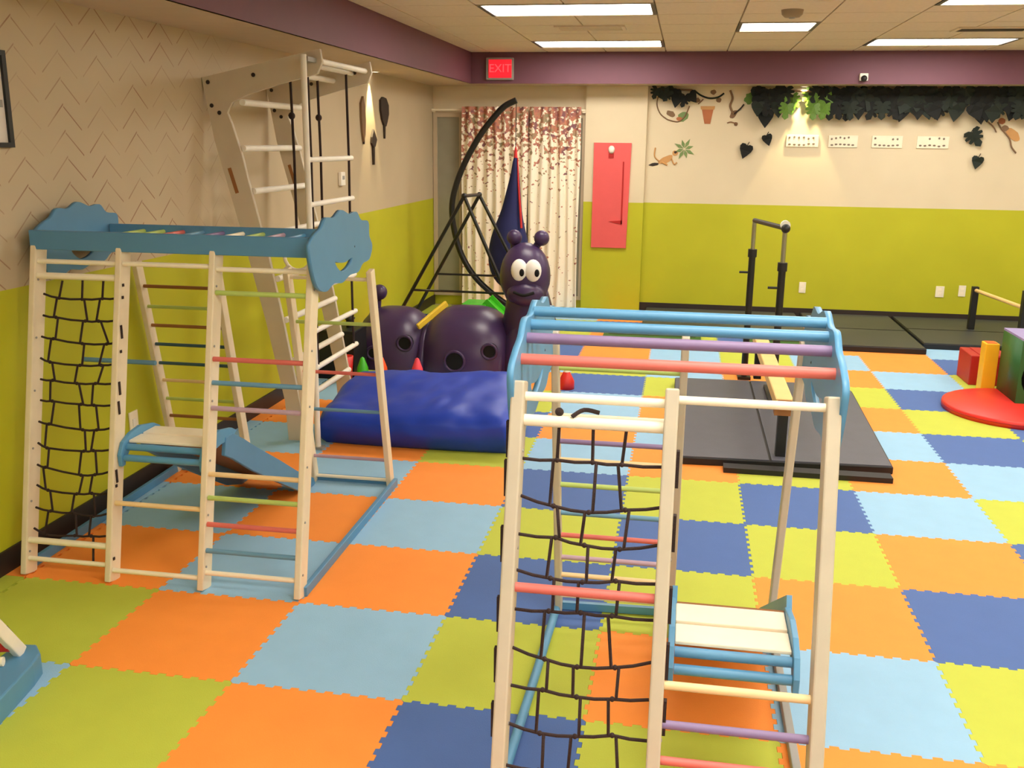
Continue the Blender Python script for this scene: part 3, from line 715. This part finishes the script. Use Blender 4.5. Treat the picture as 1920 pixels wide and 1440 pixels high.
# black crate + small toys behind the pillow
t = thing('storage_crate', 'black storage crate half hidden between the white tower and the caterpillar', 'crate', (-.52, 4.3, 0))
f = MB(); f.box(-.70, -.40, 4.27, 4.29, 0, .36); f.box(-.70, -.40, 4.57, 4.59, 0, .36); f.box(-.70, -.68, 4.29, 4.57, 0, .36); f.box(-.42, -.40, 4.29, 4.57, 0, .36); f.box(-.68, -.42, 4.29, 4.57, 0, .02)
f.obj('crate_body', 'black', t)
MB().box(-.705, -.39, 4.26, 4.60, .36, .385).obj('lid', 'black', t, .006)
MB().lathe([(.03, .385), (.03, .44), (.045, .46), (.0, .49)], (-.48, 4.43, 0), 14).obj('handle_knob', 'black', t)
def cone(x, y, h, mt, lab, shape='cup'):
    t = thing('toy_cone', lab, 'toy', (x, y, 0), 'small colourful cones behind the blue pillow')
    if shape == 'cup':
        MB().lathe([(0, 0), (.03, 0), (.04, .01), (.055, h), (.046, h), (.03, .02)], (x, y, 0), 16).obj('cone_body', mt, t)
    else:
        MB().lathe([(0, .0), (.048, 0), (.05, .03), (.042, h*.6), (.015, h*.95), (0, h)], (x, y, 0), 16).obj('cone_body', mt, t)
    MB().ring((x, y, .010), .046, .007, 'z', 16, 6).obj('foot_rim', mt, t)
cone(-.43, 4.18, .21, 'redp', 'small red cup toy beside the black crate'); cone(-.30, 4.18, .21, 'limep', 'small green cone toy between the red and orange ones', 'cone')
cone(-.155, 4.2, .215, 'orgp', 'small orange cone toy in front of the caterpillar', 'cone'); cone(.126, 4.2, .22, 'brass', 'small pinkish red cone toy behind the blue pillow', 'cone')
t = thing('toy_cone', 'red cone toy with cream top on the floor right of the caterpillar', 'toy', (1.25, 4.36, 0), 'small colourful cones behind the blue pillow')
MB().lathe([(0, 0), (.06, 0), (.06, .06), (.04, .10), (.025, .13)], (1.25, 4.36, 0), 18).obj('cone_body', 'redp', t)
MB().lathe([(.025, .13), (.024, .17), (0, .18)], (1.25, 4.36, 0), 14).obj('cone_tip', 'cream', t)

# ------------------------------------------------------------ curtains, rod, window
wn = struct(MB().box(-.69, .95, YB-.012, YB-.002, .12, 2.08).obj('window_1', 'glass'))
f = MB(); f.box(-.715, -.67, YB-.03, YB-.001, .10, 2.12); f.box(.94, .974, YB-.03, YB-.001, .10, 2.12); f.box(-.67, .94, YB-.03, YB-.001, 2.07, 2.12); f.box(-.67, .94, YB-.03, YB-.001, .10, .14); f.box(-.42, -.39, YB-.03, YB-.001, .14, 2.07); f.box(.12, .15, YB-.03, YB-.001, .14, 2.07)
f.obj('window_frame', 'under', wn)
t = thing('curtain_rod', 'thin cream curtain rod across the back corner recess', 'curtain rod', (.1, 7.95, 2.145))
MB().cyl((-.718, 7.985, 2.145), (.974, 7.985, 2.145), .012).obj('rod', 'cream', t)
for x in (-.70, .955): MB().box(x-.015, x+.015, 7.98, 8.05, 2.12, 2.15).obj('bracket', 'cream', t)
def curt(x0, x1, lab, ph):
    nx, nz = 110, 26; vs = []; fs = []
    for j in range(nz+1):
        z = .03+(2.18-.03)*j/nz
        for i in range(nx+1):
            u = i/nx; x = x0+(x1-x0)*u
            a = math.sin(u*(x1-x0)*62+ph+.6*math.sin(z*1.5+u*5))*.024+math.sin(u*23+ph)*.008
            vs.append((x+.006*math.sin(z*3+u*9), 7.93+a*(1 if z < 2.1 else .5), z))
    for j in range(nz):
        for i in range(nx): fs.append((j*(nx+1)+i, j*(nx+1)+i+1, (j+1)*(nx+1)+i+1, (j+1)*(nx+1)+i))
    o = MB().add(vs, fs, True).obj('curtain', 'curtain'); tag(o, lab, 'curtain', 'floral sheer curtains')
curt(-.37, .36, 'left sheer curtain with pinkish blossom print behind the black curved stand', 0)
curt(.37, .93, 'right sheer curtain with pinkish blossom print next to the coral panel', 2)

# coral panel on the column
t = thing('door_panel', 'coral red panel with white knob mounted on the wall column', 'panel', (1.27, 7.97, 1.25))
def on_col(y): return y
f = MB().prism([(1.075, 1.815), (1.475, 1.815), (1.455, .70), (1.075, .70)], lambda u, v, t_: (u, t_, v), 7.955, 7.98).obj('board', 'panelred', t)
MB().box(1.39, 1.405, 7.948, 7.956, .96, 1.62).obj('groove_strip', 'redd', t); MB().prism([(1.26, .985), (1.405, 1.0), (1.405, .955)], lambda u, v, t_: (u, t_, v), 7.948, 7.956).obj('groove_strip', 'redd', t)
MB().ball((1.265, 7.94, 1.745), (.035, .03, .042)).obj('knob', 'white', t); MB().box(1.235, 1.29, 7.945, 7.956, 1.66, 1.70).obj('latch', 'redd', t)

# exit sign, camera, outlets, thermostat
t = thing('exit_sign', 'glowing red exit sign on the purple band', 'sign', (.11, 7.58, 2.53))
MB().box(-.035, .255, 7.585, 7.62, 2.435, 2.655).obj('housing', 'grey', t, .006)
MB().box(-.005, .235, 7.578, 7.586, 2.455, 2.635).obj('lit_face', 'exit', t)
tc_ = bpy.data.curves.new('exit_text', 'FONT'); tc_.body = 'EXIT'; tc_.size = .115; tc_.extrude = .002; tc_.align_x = 'CENTER'; tc_.align_y = 'CENTER'
to_ = bpy.data.objects.new('x', tc_); me = bpy.data.meshes.new_from_object(to_); bpy.data.objects.remove(to_)
me.transform(Matrix.Translation((.115, 7.575, 2.545)) @ Matrix.Rotation(math.pi/2, 4, 'X')); me.materials.clear(); me.materials.append(M['exitl'])
o = bpy.data.objects.new('letters', me); COL.objects.link(o); attach(o, t)
t = thing('security_camera', 'small white and black dome camera low on the purple band', 'camera', (3.72, 7.6, 2.46))
MB().box(3.68, 3.76, 7.585, 7.62, 2.43, 2.50).obj('mount', 'white', t, .005); MB().ball((3.72, 7.57, 2.45), .03).obj('lens_dome', 'black', t)
for (x, z, wd, lab) in ((3.36, .325, .07, 'single white outlet on the green wall behind the high bar'), (4.76, .33, .085, 'left white outlet of the pair near the black rail posts'), (4.98, .345, .07, 'right white outlet of the pair near the black rail posts')):
    t = thing('wall_outlet', lab, 'outlet', (x, YB, z)); MB().box(x-wd/2, x+wd/2, YB-.008, YB-.0005, z-.058, z+.058).obj('plate', 'sign', t, .002)
    for dz in (-.025, .025): MB().box(x-.015, x+.015, YB-.011, YB-.008, z+dz-.012, z+dz+.012).obj('socket', 'cream', t)
t = thing('wall_outlet', 'pale outlet low on the left wall behind the cream climbing frame', 'outlet', (XW, 1.69, .38))
MB().box(XW+.0005, XW+.008, 1.65, 1.73, .31, .43).obj('plate', 'cream', t, .002); MB().box(XW+.008, XW+.011, 1.675, 1.705, .35, .39).obj('socket', 'white', t)
t = thing('thermostat', 'small white thermostat on the left wall behind the white tower', 'thermostat', (XW, 4.98, 1.5))
MB().box(XW+.001, XW+.03, 4.93, 5.03, 1.45, 1.56).obj('case', 'white', t, .006); MB().box(XW+.03, XW+.032, 4.955, 5.005, 1.50, 1.53).obj('display', 'grey', t)
t = thing('picture_frame', 'black framed picture cut off at the left edge', 'picture', (XW, .78, 1.96))
f = MB(); f.box(XW+.001, XW+.02, .94, .965, 1.77, 2.155); f.box(XW+.001, XW+.02, .60, .625, 1.77, 2.155); f.box(XW+.001, XW+.02, .625, .94, 1.77, 1.79); f.box(XW+.001, XW+.02, .625, .94, 2.135, 2.155); f.obj('frame', 'black', t)
MB().box(XW+.001, XW+.008, .625, .94, 1.79, 2.135).obj('picture', 'paper', t)
MB().box(XW+.008, XW+.009, .87, .93, 1.93, 1.96).obj('print_mark', 'grey', t)

# ------------------------------------------------------------ gymnastics corner
t = thing('folding_gym_mat', 'charcoal folding gym mat under the balance beam', 'mat', (2.65, 3.6, 0), 'dark exercise mats')
MB().prism([(2.06, 2.70), (3.31, 2.76), (3.36, 4.55), (3.30, 4.75), (2.06, 4.70)], lambda u, v, t_: (u, v, t_), 0, .045).obj('lower_panel', 'matside', t, .006)
MB().prism([(2.065, 2.71), (2.62, 2.735), (2.62, 4.71), (2.065, 4.69)], lambda u, v, t_: (u, v, t_), .045, .05).obj('top_panel', 'mat', t)
MB().prism([(2.635, 2.735), (3.30, 2.77), (3.35, 4.54), (3.29, 4.74), (2.635, 4.71)], lambda u, v, t_: (u, v, t_), .045, .05).obj('top_panel', 'mat', t)
for (x0, x1, y0, y1, lab) in ((3.35, 4.27, 6.28, 8.03, 'left dark grey mat along the back wall'), (4.30, 6.2, 6.55, 8.03, 'wide dark grey mat along the back wall at right')):
    t = thing('exercise_mat', lab, 'mat', ((x0+x1)/2, (y0+y1)/2, 0), 'dark exercise mats')
    MB().box(x0, x1, y0, y1, 0, .05).obj('side_skin', 'matside', t, .006); MB().box(x0+.01, x1-.01, y0+.01, y1-.01, .05, .056).obj('top_skin', 'matw', t)
    MB().box(x0+.01, x1-.01, (y0+y1)/2-.008, (y0+y1)/2+.008, .056, .059).obj('fold_seam', 'matside', t)
t = thing('exercise_mat', 'black mat strip between green mats by the back wall', 'mat', (2.6, 7, 0), 'dark exercise mats')
MB().box(1.7, 3.3, 6.9, 8.03, 0, .045).obj('side_skin', 'matside', t, .006); MB().box(1.71, 3.29, 6.91, 8.02, .045, .05).obj('top_skin', 'matw', t)
for x0, x1, lab in ((1.36, 2.28, 'left green mat seen under the blue top bars'), (2.72, 3.28, 'right green mat seen beside the end of the beam')):
    t = thing('green_mat', lab, 'mat', ((x0+x1)/2, 6.3, 0), 'green floor mats')
    MB().box(x0, x1, 6.0, 6.86, 0, .04).obj('body', 'dkgreen', t, .005); MB().box(x0+.05, x1-.05, 6.42, 6.44, .04, .042).obj('seam', 'matside', t)
t = thing('balance_beam', 'honey coloured low balance beam on black feet over the charcoal mat', 'balance beam', (2.69, 3.8, .05))
MB().box(2.638, 2.738, 2.80, 4.86, .33, .40).obj('beam', 'beam', t, .008)
MB().box(2.65, 2.726, 2.785, 2.80, .335, .395).obj('end_cap', 'rbrown', t)
for y in (2.84, 4.80):
    MB().box(2.66, 2.716, y-.03, y+.03, .0505, .33).obj('leg', 'blackmetal', t); 
    MB().box(2.635, 2.741, y-.04, y+.04, .30, .335).obj('bracket', 'rbrown' if y < 3 else 'blackmetal', t)
MB().prism([(2.36, 2.60), (3.28, 2.60), (3.28, 2.69), (2.36, 2.69)], lambda u, v, t_: (u, v, t_), 0, .03).obj('floor_plate', 'matside', t)
t = thing('gymnastics_bar', 'tall black and steel gymnastics bar behind the balance beam', 'gymnastics bar', (2.65, 4.5, 0))
for (x, y, zb) in ((2.60, 4.98, 1.0), (2.765, 4.30, .98)):
    MB().cyl((x, y, .05 if y < 4.7 else 0), (x, y, zb), .026, 12).obj('lower_post', 'blackmetal', t); MB().cyl((x, y, zb), (x, y, 1.25), .017, 12).obj('upper_post', 'chrome', t)
    MB().cyl((x, y, zb-.03), (x, y, zb+.03), .034, 12).obj('collar', 'black', t); MB().cyl((x, y, zb-.15), (x-.09, y, zb-.15), .009, 8).obj('lock_knob', 'black', t)
    MB().box(x-.05, x+.05, y-.3 if y < 4.7 else y-.05, y+.2, .05 if y < 4.7 else 0, .075 if y < 4.7 else .025).obj('foot', 'black', t)
MB().cyl((2.60, 4.98, 1.25), (2.765, 4.30, 1.25), .018, 12).obj('bar', 'blackmetal', t); MB().ball((2.765, 4.27, 1.25), .032).obj('end_cap', 'black', t)
MB().cyl((2.765, 4.295, 1.27), (2.765, 4.33, 1.27), .034, 14).obj('cap_collar', 'white', t)
# low rail at the back right
t = thing('low_practice_bar', 'low cream rail between two black posts by the back wall', 'practice bar', (5.1, 7.3, 0))
MB().box(4.90, 4.96, 7.38, 7.44, .0565, .48).obj('post', 'black', t, .004); MB().box(5.02, 5.09, 6.28, 6.35, 0, .60).obj('post', 'black', t, .004)
MB().cyl((4.93, 7.41, .445), (5.055, 6.32, .445), .018).obj('rail', 'beam', t)
MB().box(5.0, 5.12, 6.2, 6.5, 0, .03).obj('foot', 'black', t)
# soft play shapes at right edge
t = thing('foam_tunnel_block', 'dark green foam block with black round hole at the right edge', 'foam block', (4.85, 4.6, 0), 'soft play shapes')
o = plate('block_body', [(4.45, 0), (5.15, 0), (5.15, .50), (4.45, .50)], [[(4.755+.285*math.cos(a), .235+.21*math.sin(a)) for a in [2*math.pi*k/28 for k in range(28)]]], lambda u, v, w_: (u, 4.64+w_, v), .44, 'dkgreen', t)
MB().box(4.46, 5.14, 4.86, 4.865, .01, .49).obj('dark_hole_sheet', 'hole', t); MB().box(4.45, 5.15, 4.42, 4.86, .50, .515).obj('top_cover', 'lav', t)  # black sheet behind the hole puts its inner darkness into colour
t = thing('foam_block', 'upright yellow foam panel beside the dark green block', 'foam block', (4.44, 5.0, 0), 'soft play shapes')
MB().box(4.345, 4.445, 4.88, 5.0, 0, .385).obj('panel', 'yelv', t, .006); MB().box(4.36, 4.43, 4.89, 4.99, .385, .388).obj('top_cover', 'orgp', t)
t = thing('foam_block', 'deep red foam panel leaning behind the yellow one', 'foam block', (4.4, 5.4, 0), 'soft play shapes')
MB().box(4.33, 4.62, 5.15, 5.5, 0, .235).obj('panel', 'redd', t, .006); MB().box(4.40, 4.58, 5.16, 5.48, .235, .24).obj('top_seam', 'redd', t)
t = thing('round_floor_mat', 'bright red round foam mat in front of the green block', 'mat', (4.45, 4.4, 0), 'soft play shapes')
MB().lathe([(0, 0), (.50, 0), (.50, .045), (.49, .05), (0, .05)], (4.46, 4.37, 0), 48).obj('disc', 'redp', t)
t['kind_note'] = 'mat'; del t['kind_note']
MB().ring((4.46, 4.37, .027), .501, .003, 'z', 48, 4).obj('seam', 'redd', t)

# ------------------------------------------------------------ leaves and wall stickers
def leafshape(kind):
    if kind == 0:   # heart
        half = [(0, .02), (.18, .12), (.40, .10), (.50, -.10), (.44, -.36), (.24, -.68), (0, -1)]
    elif kind == 1:  # monstera, notched
        half = [(0, .0), (.16, .14), (.40, .16), (.52, -.02), (.30, -.12), (.54, -.20), (.52, -.34), (.26, -.34), (.46, -.50), (.38, -.62), (.18, -.56), (.22, -.82), (0, -1)]
    else:           # narrow
        half = [(0, 0), (.12, -.15), (.16, -.45), (.08, -.8), (0, -1)]
    pts = half + [(-x, y) for x, y in half[-2:0:-1]]
    return pts
def leafmesh(kind, mt):
    pts = leafshape(kind); n = len(pts); b = MB(); c = (0, 0, -.4)
    vs = [(u, -.10+.12*abs(u)*1.6, v) for u, v in pts] + [(0, -.14, v) for v in (0., -.35, -.7, -1.)]
    b = MB().prism(pts, lambda u, v, t_: (u, -.14+.22*abs(u)+t_, v), -.008, .008)
    return b.mesh('leaf', mt)
LM = {(k, m_): leafmesh(k, m_) for k in (0, 1, 2) for m_ in ('leaf', 'leaf2', 'leaf3')}
def leaf(parent, x, y, z, s, rot, kind, mt, tilt=0):
    o = bpy.data.objects.new('leaf', LM[(kind, mt)]); COL.objects.link(o)
    o.matrix_basis = Matrix.Translation((x, y, z)) @ Matrix.Rotation(rot, 4, 'Y') @ Matrix.Rotation(tilt, 4, 'X') @ Matrix.Scale(s, 4)
    attach(o, parent)
g = thing('leaf_garland', 'dense dark leaf garland along the top of the back wall', 'garland', (4.1, 8.0, 2.35))
MB().tube(smooth_path([(2.72, 8.0, 2.36), (3.4, 7.99, 2.35), (4.2, 7.99, 2.355), (5.0, 7.99, 2.35), (6.3, 7.99, 2.35)], 4), .012, 8).obj('vine', 'vine', g)
r = random.Random(11)
x = 2.75; 
while x < 6.3:
    lit = 3.02 < x < 3.40  # leaves in this span take the brighter green as painted lamplight
    for row in range(3):
        z = 2.375-.078*row+r.uniform(-.012, .012)
        if row == 2 and r.random() < .12: continue
        if abs(x-3.21) < .10: continue
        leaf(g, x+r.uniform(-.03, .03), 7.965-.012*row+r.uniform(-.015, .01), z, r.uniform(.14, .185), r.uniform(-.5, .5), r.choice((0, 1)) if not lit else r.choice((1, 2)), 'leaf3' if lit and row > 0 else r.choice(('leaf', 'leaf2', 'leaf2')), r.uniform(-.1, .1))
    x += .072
for k_, (dx, dz) in enumerate(((3.10, 2.30), (3.13, 2.24), (3.30, 2.31), (3.33, 2.24), (3.28, 2.36))): leaf(g, dx, 8.02, dz, .13, (-.5, .2, .4, -.2, .6)[k_], 2 if k_ % 2 else 1, 'leaf3')  # extra leaves with the lit look in their colour
for (dx, dz) in ((2.80, 2.17), (2.84, 2.10), (2.78, 2.24)): leaf(g, dx, 7.96, dz+.05, .17, 0, 0, 'leaf2')
g2_ = thing('leaf_garland', 'short dark leaf cluster left of the mural stickers', 'garland', (1.9, 8.0, 2.35))
MB().tube([(1.70, 8.03, 2.37), (2.08, 8.03, 2.36)], .01, 8).obj('vine', 'vine', g2_)
for k in range(9): leaf(g2_, 1.72+.042*k, 7.99, 2.375-(.03 if k % 2 else 0)-(.05 if k > 4 else 0), .12, r.uniform(-.9, .9), r.choice((0, 1)), 'leaf' if k < 4 else 'leaf2')
for (x, z, s, rot, lab) in ((2.68, 1.80, .14, .3, 'dark heart leaf on the back wall left of the signs'), (2.87, 1.905, .11, -.3, 'smaller dark leaf up beside the heart leaf left of the signs'),
                            (4.88, 1.96, .17, -.6, 'dark green monstera leaf on the back wall right of the signs'), (4.975, 1.71, .12, .2, 'lowest small dark green leaf right of the signs')):
    t = thing('wall_leaf', lab, 'leaf decoration', (x, 8.03, z), 'single leaves stuck on the back wall')
    leaf(t, x, 8.025, z, s, rot, 1 if s > .15 else 0, 'leaf' if x > 4 else 'leaf2'); MB().cyl((x, 8.035, z), (x+.02, 8.035, z+.04), .004, 6).obj('stem', 'leaf', t)
# sticker helper: thin raised vinyl shapes on a wall
def stick(parent, name, pts, mt, th=.004, yb=YB):
    return MB().prism(pts, lambda u, v, t_: (u, yb-t_, v), .0006, th).obj(name, mt, parent)
def blob(cx, cz, rx, rz, rot=0, n=14, jag=.12, seed=0):
    q = random.Random(seed); out = []
    for k in range(n):
        a = 2*math.pi*k/n; s = 1+q.uniform(-jag, jag); u, v = rx*s*math.cos(a), rz*s*math.sin(a)
        out.append((cx+u*math.cos(rot)-v*math.sin(rot), cz+u*math.sin(rot)+v*math.cos(rot)))
    return out
def vine(parent, pts, mt='vine', r_=.006): MB().tube(smooth_path([(a, YB-.008, b) for a, b in pts], 5), r_, 6).obj('vine', mt, parent)
t = thing('monkey_sticker', 'tawny leaping monkey sticker with dark tail tip beside the wall column', 'sticker', (1.84, YB, 1.65))
stick(t, 'body', blob(1.84, 1.645, .085, .035, .45, seed=1), 'monkey'); stick(t, 'head', blob(1.935, 1.715, .03, .028, seed=2), 'monkey', .006)
vine(t, [(1.77, 1.63), (1.72, 1.68), (1.725, 1.77)], 'monkey', .007); vine(t, [(1.90, 1.66), (1.93, 1.60), (1.96, 1.62)], 'monkey', .008); vine(t, [(1.80, 1.62), (1.86, 1.59)], 'monkey', .01)
stick(t, 'tail_tip', blob(1.715, 1.595, .055, .016, .15, seed=3), 'dsticker'); stick(t, 'face', blob(1.94, 1.725, .016, .014, seed=4), 'dsticker', .008)
t = thing('palm_sticker', 'green palm frond sticker beside the leaping monkey', 'sticker', (2.03, YB, 1.76))
for k in range(8):
    a = k*math.pi/4+.3; c_, s2_ = math.cos(a), math.sin(a); L_ = .12 if k % 2 else .10
    stick(t, 'frond', [(2.03+c_*.01, 1.76+s2_*.01), (2.03+c_*L_*.5-s2_*.018, 1.76+s2_*L_*.5+c_*.018), (2.03+c_*L_, 1.76+s2_*L_), (2.03+c_*L_*.5+s2_*.018, 1.76+s2_*L_*.5-c_*.018)], 'sage', .003+.0008*k)
t = thing('vine_sticker', 'grey brown monkey and looping vine sticker under the short leaf cluster', 'sticker', (1.95, YB, 2.1))
vine(t, [(1.74, 2.33), (1.72, 2.22), (1.76, 2.12), (1.84, 2.06)]); vine(t, [(1.84, 2.06), (1.95, 2.04), (2.02, 2.10), (2.06, 2.2)])
stick(t, 'body', blob(2.0, 2.09, .06, .045, .4, seed=5), 'sage'); stick(t, 'body', blob(1.96, 2.07, .03, .02, seed=6), 'terra', .006); stick(t, 'tail', blob(1.87, 2.12, .05, .03, -.4, seed=9), 'vine', .003)
t = thing('planter_sticker', 'terracotta hanging planter sticker with curling branch', 'sticker', (2.25, YB, 2.1))
stick(t, 'pot', [(2.19, 2.17), (2.31, 2.17), (2.285, 2.02), (2.225, 2.02)], 'terra'); stick(t, 'rim', [(2.175, 2.20), (2.325, 2.20), (2.32, 2.165), (2.18, 2.165)], 'monkey', .006)
vine(t, [(2.10, 2.36), (2.17, 2.31), (2.26, 2.28), (2.35, 2.29), (2.41, 2.33)], 'leaf', .009); vine(t, [(2.20, 2.27), (2.15, 2.22)]); 
for k, (a, b) in enumerate(((2.30, 2.34), (2.36, 2.26), (2.14, 2.26))): stick(t, 'bloom', blob(a, b, .028, .025, seed=20+k), 'vine', .008)
t = thing('branch_sticker', 'brown forked branch sticker left of the dense garland', 'sticker', (2.55, YB, 2.15))
vine(t, [(2.47, 2.36), (2.50, 2.28), (2.48, 2.2), (2.52, 2.12)], 'vine', .011); vine(t, [(2.52, 2.12), (2.58, 2.17), (2.62, 2.22)], 'dsticker', .008); vine(t, [(2.46, 2.03), (2.50, 2.04), (2.56, 2.02)])
stick(t, 'body', blob(2.52, 2.12, .03, .05, -.6, seed=31), 'vine'); stick(t, 'leafy_tip', blob(2.67, 2.28, .05, .05, seed=32, jag=.3), 'leaf3', .006); stick(t, 'foot', blob(2.55, 2.02, .02, .02, seed=33), 'vine')
t = thing('monkey_sticker', 'brown monkey sticker at the far right edge of the back wall', 'sticker', (5.25, YB, 2.0))
stick(t, 'body', blob(5.28, 1.94, .09, .04, -.7, seed=41), 'monkey'); stick(t, 'head', blob(5.20, 2.0, .035, .03, seed=42), 'vine', .006); vine(t, [(5.12, 2.06), (5.16, 2.0), (5.25, 1.9), (5.28, 1.82), (5.33, 1.76)], 'vine', .008)
stick(t, 'bloom', blob(5.16, 2.07, .035, .03, seed=43), 'terra'); vine(t, [(5.0, 2.08), (5.08, 2.02), (5.12, 1.96)], 'vine', .006)
# four cream signs with illegible print
for k, (x0, x1) in enumerate(((3.075, 3.40), (3.50, 3.79), (3.93, 4.23), (4.37, 4.68))):
    t = thing('wall_sign', ['leftmost small cream sign under the lit green leaves', 'second cream sign from the left in the row on the back wall', 'third cream sign from the left in the row on the back wall', 'rightmost cream sign of the row beside the dark monstera leaf'][k], 'sign', ((x0+x1)/2, YB, 1.85), 'row of small cream signs')
    MB().box(x0, x1, YB-.012, YB-.0005, 1.795, 1.915).obj('board', 'sign', t, .002)
    q = random.Random(50+k)
    for i in range(6):
        a = x0+.02+(x1-x0-.06)*i/5.5
        stick(t, 'print', blob(a+.015, 1.815+q.uniform(0, .012), .014, .009, seed=60+i+k), 'signink', .0035, YB-.0115)
        if q.random() < .7: stick(t, 'print', blob(a+.01, 1.885+q.uniform(-.01, .01), .010, .011, seed=80+i+k), 'signink', .0035, YB-.0115)
# hanging stickers on the left wall under a downlight
def stickL(parent, name, pts, mt, th=.006):
    return MB().prism(pts, lambda u, v, t_: (XW+t_, u, v), .0006, th).obj(name, mt, parent)
for (pts, mt, lab, pts2, m2) in (
    ([(6.08, 2.17), (6.15, 2.20), (6.25, 2.19), (6.32, 2.13), (6.32, 2.05), (6.27, 1.98), (6.23, 1.94), (6.17, 1.95), (6.12, 2.0), (6.08, 2.08)], 'dsticker', 'black hanging creature decoration on the left wall right of the lit patch', [(6.18, 1.96), (6.23, 1.96), (6.215, 1.83), (6.19, 1.83)], 'dsticker'),
    ([(5.80, 1.84), (5.85, 1.91), (5.90, 1.86), (5.94, 1.82), (5.89, 1.76), (5.84, 1.75), (5.79, 1.79)], 'dsticker', 'dark diamond shaped decoration with long tail low on the left wall', [(5.83, 1.77), (5.885, 1.77), (5.88, 1.60), (5.84, 1.60)], 'dsticker'),
    ([(5.52, 2.12), (5.58, 2.18), (5.62, 2.10), (5.63, 1.98), (5.61, 1.86), (5.57, 1.80), (5.54, 1.88), (5.52, 2.0)], 'vine', 'slim brown decoration on the left wall nearest the tower arm', [(5.57, 1.92), (5.62, 1.92), (5.60, 1.78), (5.58, 1.78)], 'dsticker')):
    c0 = sum(p[0] for p in pts)/len(pts)
    t = thing('hanging_decoration', lab, 'wall decoration', (XW, c0, 2.0), 'hanging wall decorations'); stickL(t, 'body', pts, mt, .02); stickL(t, 'tail', pts2, m2, .014)
# recessed downlights in the soffit undersides (they make the bright cones on the walls)
def downlight(x, y, lab, power, aim, size):
    t = thing('downlight', lab, 'light', (x, y, ZS))
    MB().ring((x, y, ZS-.002), .036, .007, 'z', 18, 6).obj('trim_ring', 'white', t)
    MB().lathe([(0, ZS-.001), (.03, ZS-.001), (.031, ZS-.003)], (x, y, 0), 16).obj('lens', 'lamp', t)
    ld = bpy.data.lights.new('bulb', 'SPOT'); ld.energy = power; ld.spot_size = math.radians(size); ld.spot_blend = .2; ld.color = (1, .80, .42); ld.shadow_soft_size = .02
    lo = bpy.data.objects.new('bulb', ld); COL.objects.link(lo); lo.location = (x, y, ZS-.012)
    d = Vector(aim)-lo.location; lo.rotation_euler = d.to_track_quat('-Z', 'Y').to_euler(); attach(lo, t)
downlight(3.21, 7.975, 'small recessed downlight above the lit green leaves', 130, (3.21, 7.975, 1.9), 54)
downlight(XW+.055, 5.80, 'small recessed downlight above the hanging wall decorations', 80, (XW+.03, 5.80, 1.95), 40)
